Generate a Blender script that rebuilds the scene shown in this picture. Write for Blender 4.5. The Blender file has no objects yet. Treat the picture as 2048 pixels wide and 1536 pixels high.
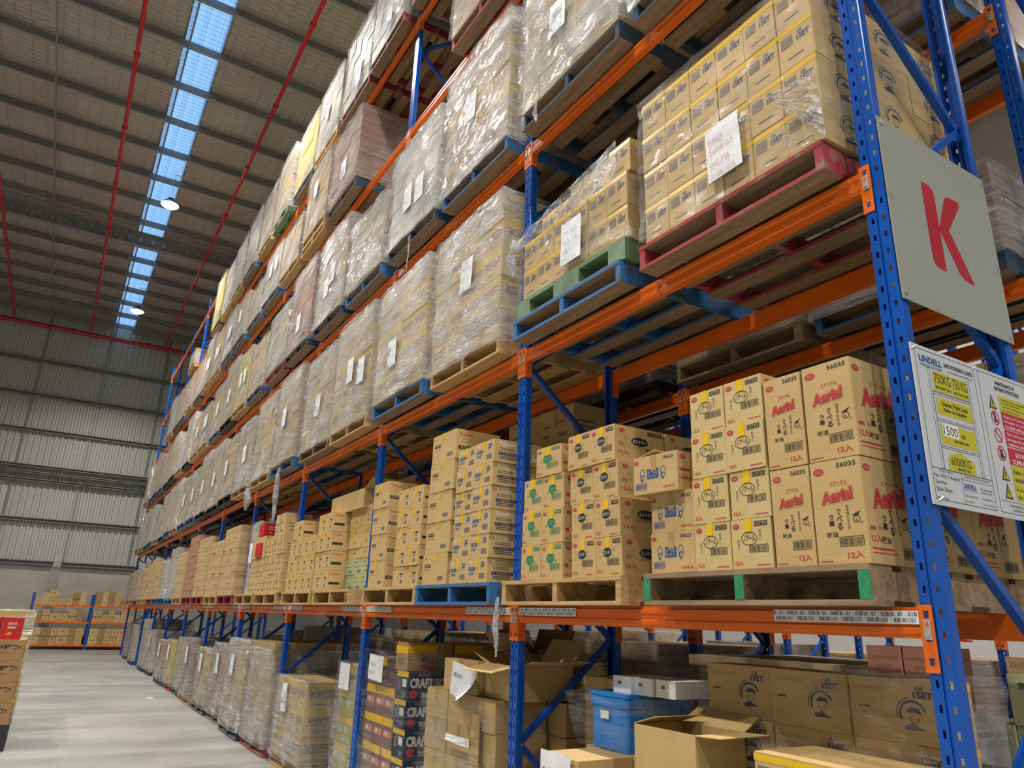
import bpy, bmesh, math, random
from mathutils import Vector, Matrix, noise
random.seed(7)
S = bpy.context.scene
COL = S.collection
PI = math.pi

# ---------------------------------------------------------------- camera, world, lights, exposure
cam_d = bpy.data.cameras.new('camera'); cam = bpy.data.objects.new('camera', cam_d); COL.objects.link(cam)
S.camera = cam
cam_d.sensor_fit = 'HORIZONTAL'; cam_d.sensor_width = 36.0; cam_d.lens = 25.3325
cam_d.clip_start = 0.05; cam_d.clip_end = 200
_r = Vector((0.5252, 0.8504, 0.0330)); _u = Vector((0.2487, -0.1905, 0.9497)); _f = Vector((-0.8138, 0.4905, 0.3115))
_m = Matrix((( _r.x, _u.x, -_f.x, 1.4849), (_r.y, _u.y, -_f.y, -2.5776), (_r.z, _u.z, -_f.z, 1.5209), (0, 0, 0, 1)))
cam.matrix_world = _m

S.view_settings.view_transform = 'Standard'; S.view_settings.look = 'None'
S.view_settings.exposure = 0.04; S.view_settings.gamma = 1.0; S.view_settings.use_curve_mapping = False
S.cycles.transparent_max_bounces = 24; S.cycles.max_bounces = 7; S.cycles.diffuse_bounces = 2
S.cycles.glossy_bounces = 3; S.cycles.caustics_reflective = False; S.cycles.caustics_refractive = False
S.cycles.sample_clamp_indirect = 6.0

w = bpy.data.worlds.new('sky'); S.world = w; w.use_nodes = True
bg = w.node_tree.nodes['Background']; bg.inputs[0].default_value = (0.30, 0.58, 1.0, 1); bg.inputs[1].default_value = 1.15

LAMP_POWER = 620
LAMP_COL = (1.0, 0.955, 0.88)
FZ = -0.14   # the floor lies a little below the zero of the measured heights
LAMPS = [(-28.4 + 9.2*k, -1.76, 12.5) for k in range(0, 5)]
LAMPS += [(-19.2, -7.6, 12.5), (-10.0, -7.6, 12.5), (-0.8, -7.6, 12.5), (8.4, -7.6, 12.5)]  # unseen row added over the left side to light the load fronts
LAMPS += [(-17.0, 4.2, 12.5), (-8.2, 4.2, 12.5), (0.6, 4.2, 12.5), (-8.2, 11.5, 12.5), (0.6, 11.5, 12.5), (9, 3, 12.5)]
for i, p in enumerate(LAMPS):
    l = bpy.data.lights.new('lamp_light', 'AREA'); l.shape = 'DISK'; l.size = 0.36; l.energy = LAMP_POWER*(0.85 if i < 5 else (0.95 if i < 9 else 0.55)); l.color = LAMP_COL; l.spread = math.radians(140)
    o = bpy.data.objects.new('lamp_light', l); COL.objects.link(o); o.location = (p[0], p[1], p[2]-0.07)

# ---------------------------------------------------------------- materials
M = {}
def newmat(name):
    m = bpy.data.materials.new(name); m.use_nodes = True
    nt = m.node_tree; b = nt.nodes['Principled BSDF']; M[name] = m
    return m, nt, b
def N(nt, t, **kw):
    n = nt.nodes.new(t)
    for k, v in kw.items():
        if k in n.inputs: n.inputs[k].default_value = v
        else: setattr(n, k, v)
    return n
def L(nt, a, b): nt.links.new(a, b)
def coords(nt, scale=(1, 1, 1), rot=(0, 0, 0), out='Object'):
    tc = N(nt, 'ShaderNodeTexCoord'); mp = N(nt, 'ShaderNodeMapping')
    mp.inputs['Scale'].default_value = scale; mp.inputs['Rotation'].default_value = rot
    L(nt, tc.outputs[out], mp.inputs['Vector']); return mp.outputs[0]
def ramp(nt, fac, stops):
    r = N(nt, 'ShaderNodeValToRGB'); e = r.color_ramp.elements
    while len(e) < len(stops): e.new(0.5)
    for el, (p, c) in zip(e, stops):
        el.position = p; el.color = (*c, 1) if len(c) == 3 else c
    L(nt, fac, r.inputs[0]); return r.outputs[0]
def bump(nt, h, b, strength=0.3, dist=0.01):
    bp = N(nt, 'ShaderNodeBump', Strength=strength, Distance=dist); L(nt, h, bp.inputs['Height']); L(nt, bp.outputs[0], b.inputs['Normal'])
def plain(name, c, rough=0.5, metal=0.0, var=0.0, vs=6.0, bmp=0.0):
    m, nt, b = newmat(name)
    b.inputs['Base Color'].default_value = (*c, 1); b.inputs['Roughness'].default_value = rough; b.inputs['Metallic'].default_value = metal
    if var or bmp:
        n = N(nt, 'ShaderNodeTexNoise', Scale=vs, Detail=5.0); L(nt, coords(nt), n.inputs['Vector'])
        if var: L(nt, ramp(nt, n.outputs['Fac'], [(0.3, [x*(1-var) for x in c]), (0.7, [min(1, x*(1+var)) for x in c])]), b.inputs['Base Color'])
        if bmp: bump(nt, n.outputs['Fac'], b, bmp, 0.01)
    return m
plain('blue_paint', (0.003, 0.080, 0.43), 0.22, 0.0, 0.12, 3.0)
plain('orange_paint', (0.82, 0.145, 0.006), 0.30, 0.0, 0.10, 4.0)
plain('steel', (0.42, 0.42, 0.41), 0.42, 0.85, 0.1, 9)
plain('zinc', (0.62, 0.60, 0.55), 0.35, 0.7, 0.2, 90)
plain('galv', (0.27, 0.27, 0.26), 0.5, 0.35, 0.12, 5)
plain('red_pipe', (0.50, 0.012, 0.022), 0.35, 0, 0.1, 3)
plain('black', (0.012, 0.012, 0.014), 0.5)
plain('black_plastic', (0.022, 0.024, 0.03), 0.42, 0, 0.25, 8)
plain('green_plastic', (0.13, 0.22, 0.12), 0.55, 0, 0.2, 12)
plain('blue_plastic', (0.008, 0.21, 0.66), 0.38, 0, 0.1, 5)
plain('white', (0.80, 0.80, 0.80), 0.6)
plain('paper', (0.78, 0.79, 0.82), 0.7, 0, 0.05, 6, 0.3)
plain('sign_grey', (0.34, 0.35, 0.325), 0.12, 0.0, 0.03, 1.5)
plain('sign_red', (0.42, 0.015, 0.035), 0.3)
plain('board_white', (0.55, 0.57, 0.62), 0.45)
plain('board_yellow', (0.52, 0.47, 0.02), 0.45)
plain('board_red', (0.50, 0.015, 0.05), 0.45)
plain('ink_black', (0.018, 0.018, 0.02), 0.6)
plain('ink_navy', (0.02, 0.035, 0.12), 0.6)
plain('ink_blue', (0.015, 0.075, 0.27), 0.6)
plain('ink_red', (0.50, 0.028, 0.035), 0.6)
plain('ink_faint', (0.42, 0.42, 0.45), 0.7)
plain('ink_faint_red', (0.62, 0.28, 0.30), 0.7)
plain('ink_green', (0.02, 0.20, 0.10), 0.6)
plain('ink_white', (0.75, 0.72, 0.66), 0.6)
plain('ink_grey', (0.16, 0.14, 0.11), 0.6)
plain('ink_tan', (0.42, 0.28, 0.14), 0.6)
plain('tape_yellow', (0.80, 0.48, 0.01), 0.3)
plain('tape_brown', (0.45, 0.29, 0.13), 0.2)
plain('carton_red', (0.55, 0.012, 0.02), 0.4)
plain('wood_green', (0.02, 0.24, 0.10), 0.7, 0, 0.3, 30)
plain('white_wall', (0.60, 0.58, 0.56), 0.7)
m, nt, b = newmat('lamp_glow'); b.inputs['Emission Color'].default_value = (1, 0.96, 0.88, 1); b.inputs['Emission Strength'].default_value = 40
m, nt, b = newmat('red_glow_plastic'); b.inputs['Base Color'].default_value = (0.8, 0.03, 0.01, 1); b.inputs['Roughness'].default_value = 0.3

def card(name, c, c2):
    m, nt, b = newmat(name)
    n = N(nt, 'ShaderNodeTexNoise', Scale=7.0, Detail=4.0); L(nt, coords(nt), n.inputs['Vector'])
    w1 = N(nt, 'ShaderNodeTexNoise', Scale=1.0, Detail=2.0); L(nt, coords(nt, (3, 3, 220)), w1.inputs['Vector'])
    L(nt, ramp(nt, n.outputs['Fac'], [(0.3, c2), (0.7, c)]), b.inputs['Base Color'])
    b.inputs['Roughness'].default_value = 0.62; b.inputs['Specular IOR Level'].default_value = 0.3
    bump(nt, w1.outputs['Fac'], b, 0.12, 0.004)
card('card', (0.57, 0.395, 0.175), (0.51, 0.345, 0.145))
card('card_pale', (0.61, 0.465, 0.215), (0.55, 0.405, 0.18))
card('card_brown', (0.42, 0.25, 0.115), (0.37, 0.21, 0.09))
card('card_pink', (0.60, 0.27, 0.21), (0.54, 0.23, 0.18))
card('card_green', (0.42, 0.42, 0.24), (0.38, 0.38, 0.20))
card('card_navy', (0.02, 0.035, 0.09), (0.015, 0.03, 0.075))
card('card_purple', (0.22, 0.11, 0.12), (0.30, 0.13, 0.10))
card('card_lime', (0.36, 0.38, 0.07), (0.44, 0.40, 0.08))
card('card_dark', (0.20, 0.13, 0.08), (0.16, 0.10, 0.06))

# printed cartons: every box face carries UV 0..1; band and block print are masks in UV space
def printed(name, c, band, ink, band_lo=0.80, ink_amt=0.75):
    m, nt, b = newmat(name)
    tc = N(nt, 'ShaderNodeTexCoord'); sp = N(nt, 'ShaderNodeSeparateXYZ'); L(nt, tc.outputs['UV'], sp.inputs[0])
    def mth(op, a, v2=None):
        n = N(nt, 'ShaderNodeMath', operation=op)
        L(nt, a, n.inputs[0]) if not isinstance(a, float) else None
        if v2 is not None:
            if isinstance(v2, float): n.inputs[1].default_value = v2
            else: L(nt, v2, n.inputs[1])
        return n.outputs[0]
    u, v = sp.outputs['X'], sp.outputs['Y']
    nz = N(nt, 'ShaderNodeTexNoise', Scale=3.0, Detail=3.0); L(nt, coords(nt), nz.inputs['Vector'])
    base = ramp(nt, nz.outputs['Fac'], [(0.3, [x*0.9 for x in c]), (0.7, c)])
    bandm = mth('MULTIPLY', mth('GREATER_THAN', v, band_lo), mth('LESS_THAN', v, 0.94))
    inm = mth('MULTIPLY', mth('MULTIPLY', mth('GREATER_THAN', u, 0.10), mth('LESS_THAN', u, 0.90)), mth('MULTIPLY', mth('GREATER_THAN', v, 0.42), mth('LESS_THAN', v, band_lo-0.06)))
    low = mth('MULTIPLY', mth('MULTIPLY', mth('GREATER_THAN', u, 0.25), mth('LESS_THAN', u, 0.8)), mth('MULTIPLY', mth('GREATER_THAN', v, 0.17), mth('LESS_THAN', v, 0.23)))
    br = N(nt, 'ShaderNodeTexNoise', Scale=1.0, Detail=1.0); mp = N(nt, 'ShaderNodeMapping'); mp.inputs['Scale'].default_value = (14, 11, 3)
    cmb = N(nt, 'ShaderNodeVectorMath', operation='ADD'); L(nt, tc.outputs['UV'], mp.inputs['Vector']); L(nt, mp.outputs[0], cmb.inputs[0])
    L(nt, tc.outputs['UV'], cmb.inputs[1]); L(nt, cmb.outputs[0], br.inputs['Vector'])
    ins = mth('MULTIPLY', mth('ADD', inm, low), mth('GREATER_THAN', br.outputs['Fac'], 0.47))
    ins = mth('MULTIPLY', ins, ink_amt)
    def mix(f, a, colr):
        x = N(nt, 'ShaderNodeMix', data_type='RGBA'); L(nt, f, x.inputs[0]); L(nt, a, x.inputs[6]); x.inputs[7].default_value = (*colr, 1); return x.outputs[2]
    col = mix(bandm, base, band) if band else base
    col = mix(ins, col, ink)
    L(nt, col, b.inputs['Base Color']); b.inputs['Roughness'].default_value = 0.6
printed('pr_yellow', (0.54, 0.40, 0.20), (0.62, 0.38, 0.03), (0.10, 0.09, 0.10))
printed('pr_plain', (0.50, 0.37, 0.20), None, (0.20, 0.14, 0.09), 0.85, 0.6)
printed('pr_green', (0.50, 0.38, 0.21), None, (0.08, 0.17, 0.11), 0.93, 0.8)
printed('pr_red', (0.42, 0.23, 0.14), (0.42, 0.15, 0.09), (0.30, 0.12, 0.08), 0.75, 0.5)
printed('pr_white', (0.58, 0.52, 0.42), None, (0.30, 0.28, 0.24), 0.85, 0.5)
printed('pr_lemon', (0.60, 0.47, 0.10), (0.62, 0.40, 0.02), (0.22, 0.24, 0.05), 0.72, 0.6)
printed('pr_dark', (0.28, 0.19, 0.13), None, (0.12, 0.09, 0.07), 0.85, 0.6)
printed('pr_kraft', (0.56, 0.385, 0.19), None, (0.24, 0.12, 0.07), 0.8, 0.55)

def wood(name, c1, c2, paint=None):
    m, nt, b = newmat(name)
    n = N(nt, 'ShaderNodeTexNoise', Scale=1.0, Detail=6.0, Roughness=0.65); L(nt, coords(nt, (2.2, 26, 30)), n.inputs['Vector'])
    col = ramp(nt, n.outputs['Fac'], [(0.30, c2), (0.62, c1)])
    if paint:
        k = N(nt, 'ShaderNodeTexNoise', Scale=9.0, Detail=6.0); L(nt, coords(nt), k.inputs['Vector'])
        f = ramp(nt, k.outputs['Fac'], [(0.34, (0, 0, 0)), (0.44, (1, 1, 1))])
        x = N(nt, 'ShaderNodeMix', data_type='RGBA'); L(nt, f, x.inputs[0]); L(nt, col, x.inputs[6]); x.inputs[7].default_value = (*paint, 1); col = x.outputs[2]
    L(nt, col, b.inputs['Base Color']); b.inputs['Roughness'].default_value = 0.75; bump(nt, n.outputs['Fac'], b, 0.35, 0.004)
wood('wood', (0.58, 0.38, 0.17), (0.36, 0.21, 0.08))
wood('wood_old', (0.34, 0.235, 0.14), (0.16, 0.10, 0.055))
wood('paint_blue', (0.10, 0.11, 0.12), (0.05, 0.06, 0.08), (0.02, 0.14, 0.38))
wood('paint_dkblue', (0.05, 0.05, 0.05), (0.02, 0.025, 0.03), (0.012, 0.05, 0.10))
wood('paint_red', (0.30, 0.16, 0.12), (0.2, 0.09, 0.07), (0.33, 0.03, 0.045))

# stretch film: clear sheet with white, glossy, diagonal stretch streaks
def film(name, lo, hi, rot, rough=0.16, sc=(2.0, 2.0, 34)):
    m, nt, b = newmat(name); out = nt.nodes['Material Output']
    v = coords(nt, sc, (0.0, rot, 0.0))
    n = N(nt, 'ShaderNodeTexNoise', Scale=1.0, Detail=6.0, Roughness=0.62, Distortion=0.5); L(nt, v, n.inputs['Vector'])
    n2 = N(nt, 'ShaderNodeTexNoise', Scale=2.3, Detail=4.0); L(nt, coords(nt), n2.inputs['Vector'])
    n3 = N(nt, 'ShaderNodeTexNoise', Scale=16.0, Detail=5.0, Roughness=0.7, Distortion=1.2); L(nt, coords(nt), n3.inputs['Vector'])
    mul = N(nt, 'ShaderNodeMath', operation='MULTIPLY'); L(nt, n.outputs['Fac'], mul.inputs[0]); L(nt, n2.outputs['Fac'], mul.inputs[1])
    f = ramp(nt, mul.outputs[0], [(0.21, (lo,)*3), (0.33, (hi,)*3)])
    b.inputs['Base Color'].default_value = (0.74, 0.74, 0.75, 1); b.inputs['Roughness'].default_value = rough; b.inputs['Specular IOR Level'].default_value = 1.0; b.inputs['IOR'].default_value = 1.85
    ad = N(nt, 'ShaderNodeMath', operation='ADD'); L(nt, n.outputs['Fac'], ad.inputs[0]); L(nt, n3.outputs['Fac'], ad.inputs[1])
    bump(nt, ad.outputs[0], b, 1.0, 0.05)
    tr = N(nt, 'ShaderNodeBsdfTransparent'); mx = N(nt, 'ShaderNodeMixShader')
    L(nt, f, mx.inputs[0]); L(nt, tr.outputs[0], mx.inputs[1]); L(nt, b.outputs[0], mx.inputs[2]); L(nt, mx.outputs[0], out.inputs['Surface'])
film('film', 0.20, 0.62, 0.55, 0.09)
film('film_thin', 0.04, 0.30, 0.45, 0.08)
film('film_heavy', 0.26, 0.72, 0.6, 0.10)
film('film_fan', 0.06, 0.5, 0.9, 0.1, (6, 6, 40))
film('film_rag', 0.25, 0.85, 1.3, 0.12, (20, 20, 20))

m, nt, b = newmat('concrete_floor')
a1 = N(nt, 'ShaderNodeTexNoise', Scale=1.0, Detail=6.0, Roughness=0.6); L(nt, coords(nt, (1.6, 0.22, 1)), a1.inputs['Vector'])
a2 = N(nt, 'ShaderNodeTexNoise', Scale=0.8, Detail=8.0, Roughness=0.7); L(nt, coords(nt), a2.inputs['Vector'])
a3 = N(nt, 'ShaderNodeMix', data_type='RGBA'); a3.inputs[0].default_value = 0.45
L(nt, ramp(nt, a1.outputs['Fac'], [(0.38, (0.17, 0.17, 0.158)), (0.62, (0.31, 0.31, 0.285))]), a3.inputs[6])
L(nt, ramp(nt, a2.outputs['Fac'], [(0.38, (0.18, 0.177, 0.165)), (0.62, (0.33, 0.327, 0.30))]), a3.inputs[7])
L(nt, a3.outputs[2], b.inputs['Base Color']); b.inputs['Roughness'].default_value = 0.42; bump(nt, a2.outputs['Fac'], b, 0.08, 0.01)
m, nt, b = newmat('concrete_wall')
a2 = N(nt, 'ShaderNodeTexNoise', Scale=1.3, Detail=7.0, Roughness=0.6); L(nt, coords(nt, (1, 1, 2.2)), a2.inputs['Vector'])
L(nt, ramp(nt, a2.outputs['Fac'], [(0.3, (0.40, 0.375, 0.32)), (0.7, (0.50, 0.475, 0.41))]), b.inputs['Base Color']); b.inputs['Roughness'].default_value = 0.8
plain('wall_sheet', (0.52, 0.53, 0.48), 0.45, 0.1, 0.04, 1.2)
# reflective foil quilt
m, nt, b = newmat('foil')
n = N(nt, 'ShaderNodeTexNoise', Scale=5.0, Detail=8.0, Roughness=0.68, Distortion=0.8); L(nt, coords(nt, (2.5, 1, 1)), n.inputs['Vector'])
n2 = N(nt, 'ShaderNodeTexNoise', Scale=0.5, Detail=2.0); L(nt, coords(nt), n2.inputs['Vector'])
L(nt, ramp(nt, n2.outputs['Fac'], [(0.35, (0.74, 0.69, 0.61)), (0.65, (0.66, 0.56, 0.50))]), b.inputs['Base Color'])
b.inputs['Metallic'].default_value = 0.6; b.inputs['Roughness'].default_value = 0.34; bump(nt, n.outputs['Fac'], b, 0.9, 0.07)
m, nt, b = newmat('skylight_sheet'); out = nt.nodes['Material Output']
tr = N(nt, 'ShaderNodeBsdfTransparent'); tl = N(nt, 'ShaderNodeBsdfTranslucent'); tl.inputs[0].default_value = (0.75, 0.85, 0.95, 1)
mx = N(nt, 'ShaderNodeMixShader'); wv = N(nt, 'ShaderNodeTexWave', Scale=1.3, bands_direction='Y'); L(nt, coords(nt), wv.inputs['Vector'])
L(nt, ramp(nt, wv.outputs['Fac'], [(0.0, (0.15,)*3), (1.0, (0.6,)*3)]), mx.inputs[0]); L(nt, tr.outputs[0], mx.inputs[1]); L(nt, tl.outputs[0], mx.inputs[2]); L(nt, mx.outputs[0], out.inputs['Surface'])

# ---------------------------------------------------------------- mesh building
class MB:
    def __init__(s): s.v = []; s.f = []; s.mi = []; s.uv = []; s.mats = []
    def mat(s, name):
        if name not in s.mats: s.mats.append(name)
        return s.mats.index(name)
    def face(s, pts, mat, uv=None):
        i = len(s.v); s.v += [tuple(p) for p in pts]; s.f.append(tuple(range(i, i+len(pts)))); s.mi.append(s.mat(mat))
        s.uv += uv if uv else [(0.02, 0.02)]*len(pts)
    def box(s, x0, x1, y0, y1, z0, z1, mat, mside=None, c=0.0, rz=0.0):
        """axis box; mside = material of the four upright faces; c = chamfer of the upright edges"""
        ms = mside or mat; Q = [(0, 0), (1, 0), (1, 1), (0, 1)]
        P = [(x0, y0), (x1, y0), (x1, y1), (x0, y1)]
        if c: P = [(x0+c, y0), (x1-c, y0), (x1, y0+c), (x1, y1-c), (x1-c, y1), (x0+c, y1), (x0, y1-c), (x0, y0+c)]
        if rz:
            cx, cy, cs, sn = (x0+x1)/2, (y0+y1)/2, math.cos(rz), math.sin(rz)
            P = [(cx+(a-cx)*cs-(b_-cy)*sn, cy+(a-cx)*sn+(b_-cy)*cs) for a, b_ in P]
        n = len(P)
        for i in range(n):
            a, b_ = P[i], P[(i+1) % n]
            s.face([(a[0], a[1], z0), (b_[0], b_[1], z0), (b_[0], b_[1], z1), (a[0], a[1], z1)], ms, Q if (not c or i % 2 == 0) else None)
        s.face([(p[0], p[1], z1) for p in P], mat); s.face([(p[0], p[1], z0) for p in reversed(P)], mat)
    def prism(s, prof, a, b_, axis, mat):
        """closed 2D profile extruded along an axis: 'x' profile=(y,z), 'y' profile=(x,z), 'z' profile=(x,y)"""
        def p3(p, t): return (t, p[0], p[1]) if axis == 'x' else ((p[0], t, p[1]) if axis == 'y' else (p[0], p[1], t))
        n = len(prof)
        for i in range(n):
            p, q = prof[i], prof[(i+1) % n]
            s.face([p3(p, a), p3(q, a), p3(q, b_), p3(p, b_)], mat)
        s.face([p3(p, a) for p in reversed(prof)], mat); s.face([p3(p, b_) for p in prof], mat)
    def tube(s, a, b_, r, mat, n=10, r2=None):
        a = Vector(a); b_ = Vector(b_); d = (b_-a).normalized(); k = Vector((0, 0, 1)) if abs(d.z) < 0.9 else Vector((1, 0, 0))
        e = d.cross(k).normalized(); g = d.cross(e); r2 = r if r2 is None else r2
        A = [a+e*r*math.cos(2*PI*i/n)+g*r*math.sin(2*PI*i/n) for i in range(n)]; B = [b_+e*r2*math.cos(2*PI*i/n)+g*r2*math.sin(2*PI*i/n) for i in range(n)]
        for i in range(n): s.face([A[i], A[(i+1) % n], B[(i+1) % n], B[i]], mat)
        s.face(A[::-1], mat); s.face(B, mat)
    def mesh(s, name, smooth=False):
        me = bpy.data.meshes.new(name); me.from_pydata(s.v, [], s.f)
        for k in s.mats: me.materials.append(M[k])
        me.polygons.foreach_set('material_index', s.mi)
        ul = me.uv_layers.new(name='UVMap'); ul.data.foreach_set('uv', [c for p in s.uv for c in p])
        bm = bmesh.new(); bm.from_mesh(me); bmesh.ops.recalc_face_normals(bm, faces=bm.faces) if s.fix else None
        if smooth: bmesh.ops.remove_doubles(bm, verts=bm.verts, dist=1e-5)
        bm.to_mesh(me); bm.free()
        if smooth: me.polygons.foreach_set('use_smooth', [True]*len(me.polygons))
        me.update(); return me
    fix = True
def obj(name, me, parent=None, loc=None, rz=0.0, rot=None):
    if isinstance(me, MB): me = me.mesh(name)
    o = bpy.data.objects.new(name, me); COL.objects.link(o)
    if parent: o.parent = parent
    if loc: o.location = loc
    if rz: o.rotation_euler.z = rz
    if rot: o.rotation_euler = rot
    return o
def tag(o, label=None, cat=None, group=None, kind=None):
    if label: o['label'] = label
    if cat: o['category'] = cat
    if group: o['group'] = group
    if kind: o['kind'] = kind
    return o
def thing(name, label, cat, group=None, loc=(0, 0, 0), rz=0.0):
    o = bpy.data.objects.new(name, None); COL.objects.link(o); o.location = loc; o.rotation_euler.z = rz
    o.empty_display_size = 0.1
    return tag(o, label, cat, group)
def struct(name, mb): return tag(obj(name, mb), kind='structure')
ORD = ['zeroth', 'first', 'second', 'third', 'fourth', 'fifth', 'sixth', 'seventh', 'eighth', 'ninth', 'tenth', 'eleventh', 'twelfth', 'thirteenth', 'fourteenth', 'fifteenth', 'sixteenth', 'seventeenth', 'eighteenth', 'nineteenth', 'twentieth']

# text outlines as flat faces, cached
_TX = {}
def text2d(body, bold=0.0, res=2):
    k = (body, bold, res)
    if k not in _TX:
        cu = bpy.data.curves.new('t', 'FONT'); cu.body = body; cu.size = 1; cu.resolution_u = res; cu.offset = bold; cu.fill_mode = 'BOTH'
        o = bpy.data.objects.new('t', cu); COL.objects.link(o); bpy.context.view_layer.update()
        ev = o.evaluated_get(bpy.context.evaluated_depsgraph_get()); me = ev.to_mesh()
        vs = [(v.co.x, v.co.y) for v in me.vertices]; fs = [tuple(p.vertices) for p in me.polygons]
        ev.to_mesh_clear(); bpy.data.objects.remove(o); bpy.data.curves.remove(cu)
        if vs:
            x0 = min(p[0] for p in vs); x1 = max(p[0] for p in vs); y0 = min(p[1] for p in vs); y1 = max(p[1] for p in vs)
            vs = [((p[0]-x0)/max(x1-x0, 1e-6), (p[1]-y0)/max(y1-y0, 1e-6)) for p in vs]
        _TX[k] = (vs, fs)
    return _TX[k]
class Face:
    """prints on one face: o = corner, ux/uz = unit vectors of the face, nrm = outward"""
    def __init__(s, mb, o, ux, nrm, uz=(0, 0, 1)): s.mb = mb; s.o = Vector(o); s.ux = Vector(ux); s.uz = Vector(uz); s.n = Vector(nrm); s.k = 0
    def p(s, u, v, lift): return s.o+s.ux*u+s.uz*v+s.n*lift
    def poly(s, pts, mat, lay=1): s.mb.face([s.p(u, v, 0.0007*lay) for u, v in pts], mat)
    def rect(s, u, v, w_, h, mat, lay=1): s.poly([(u, v), (u+w_, v), (u+w_, v+h), (u, v+h)], mat, lay)
    def oval(s, cu, cv, ru, rv, mat, lay=1, n=20): s.poly([(cu+ru*math.cos(2*PI*i/n), cv+rv*math.sin(2*PI*i/n)) for i in range(n)], mat, lay)
    def ring(s, cu, cv, ru, rv, t, mat, lay=1, a0=0, a1=360, n=20):
        A = [math.radians(a0+(a1-a0)*i/n) for i in range(n+1)]
        for i in range(n):
            a, c = A[i], A[i+1]
            s.poly([(cu+ru*math.cos(a), cv+rv*math.sin(a)), (cu+ru*math.cos(c), cv+rv*math.sin(c)), (cu+(ru-t)*math.cos(c), cv+(rv-t)*math.sin(c)), (cu+(ru-t)*math.cos(a), cv+(rv-t)*math.sin(a))], mat, lay)
    def text(s, body, u, v, w_, h, mat, bold=0.0, lay=1, rot=0.0, res=2, shear=0.0, rise=0.0):
        vs, fs = text2d(body, bold, res); i = len(s.mb.v); mi = s.mb.mat(mat); c, q = math.cos(rot), math.sin(rot)
        for a, b_ in vs:
            x, y = a*w_+b_*h*shear, b_*h+a*w_*rise
            s.mb.v.append(tuple(s.p(u+x*c-y*q, v+x*q+y*c, 0.0007*lay)))
        for f_ in fs:
            s.mb.f.append(tuple(j+i for j in f_)); s.mb.mi.append(mi); s.mb.uv += [(0.02, 0.02)]*len(f_)
    def vtext(s, body, u, v_top, w_, h, mat, bold=0.02, gap=0.1):
        for k, ch in enumerate(body): s.text(ch, u, v_top-(k+1)*h-k*h*gap, w_, h, mat, bold)
    def barcode(s, u, v, w_, h, mat, n=14, frame=True):
        rr = random.Random(5); x = u+w_*0.05
        if frame:
            t = w_*0.025
            for q in ((u, v, w_, t), (u, v+h-t, w_, t), (u, v, t, h), (u+w_-t, v, t, h)): s.rect(*q, mat)
        while x < u+w_*0.93:
            a = w_*rr.choice((0.012, 0.02, 0.034)); s.rect(x, v+h*0.14, a, h*0.72, mat); x += a+w_*rr.choice((0.015, 0.028))
# ---------------------------------------------------------------- building shell
XW, XE, YL, YB, ZC = -34.9, 14.0, -16.0, 15.0, 13.75
mb = MB(); mb.face([(XW, YL, FZ), (XE, YL, FZ), (XE, YB, FZ), (XW, YB, FZ)], 'concrete_floor')
for k in range(1, 6):                      # saw cut joints
    x = XW+k*6.0
    mb.box(x-0.004, x+0.004, YL, YB, FZ-0.002, FZ+0.0012, 'ink_grey')
struct('floor', mb)
# end wall: concrete dado, ribbed sheet above
def ribbed(mb, x, y0, y1, z0, z1, pitch=0.19, d=0.035, mat='wall_sheet'):
    y = y0
    while y < y1-1e-6:
        a, b_, c, e = y, y+pitch*0.3, y+pitch*0.5, y+pitch*0.8
        for (p, q, r, t) in ((a, x, b_, x), (b_, x, c, x+d), (c, x+d, e, x+d), (e, x+d, y+pitch, x)):
            mb.face([(q, p, z0), (t, r, z0), (t, r, z1), (q, p, z1)], mat)
        y += pitch
mb = MB(); mb.fix = False; mb.box(XW-0.3, XW+0.06, YL, YB, FZ, 3.05, 'concrete_wall'); ribbed(mb, XW, YL, YB-0.02, 3.05, 14.0, 0.24, 0.05)
struct('wall_end', mb)
mb = MB(); mb.box(XW-0.3, XE+0.3, YB, YB+0.2, FZ, 14.0, 'white_wall'); struct('wall_right', mb)
mb = MB(); mb.box(XW-0.3, XE+0.3, YL-0.2, YL, FZ, 14.0, 'wall_sheet'); struct('wall_left', mb)
mb = MB(); mb.box(XE, XE+0.2, YL, YB, FZ, 14.0, 'wall_sheet'); struct('wall_back', mb)
tn = [0]
def trim(mb):
    tn[0] += 1; return struct('trim_%d' % tn[0], mb)
def cprof(x, z, h=0.15, d=0.13, t=0.008):  # girt: channel profile in x,z
    return [(x, z), (x+d, z), (x+d, z+0.03), (x+d-t, z+0.03), (x+d-t, z+t), (x+t, z+t), (x+t, z+h-t), (x+d-t, z+h-t), (x+d-t, z+h-0.03), (x+d, z+h-0.03), (x+d, z+h), (x, z+h)]
for z, h in ((11.55, 0.15), (10.03, 0.15), (8.5, 0.15), (6.98, 0.12), (6.72, 0.10), (6.40, 0.12), (4.77, 0.15), (3.05, 0.17)):
    mb = MB(); mb.prism([(p[0], p[1]) for p in cprof(XW+0.06, z, h, 0.2 if z < 7 and z > 6 else 0.15)], YL, YB, 'y', 'galv'); trim(mb)
for y in (-7.2, -4.79, -2.35, 0.09, 2.5):
    mb = MB(); mb.box(XW+0.07, XW+0.12, y-0.03, y+0.03, 3.1, 13.7, 'galv'); trim(mb)
mb = MB(); mb.box(XW+0.061, XW+0.10, -2.72, -2.36, FZ, 3.05, 'steel'); mb.box(XW+0.1, XW+0.2, -2.68, -2.40, 3.0, 3.5, 'zinc'); trim(mb)
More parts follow.
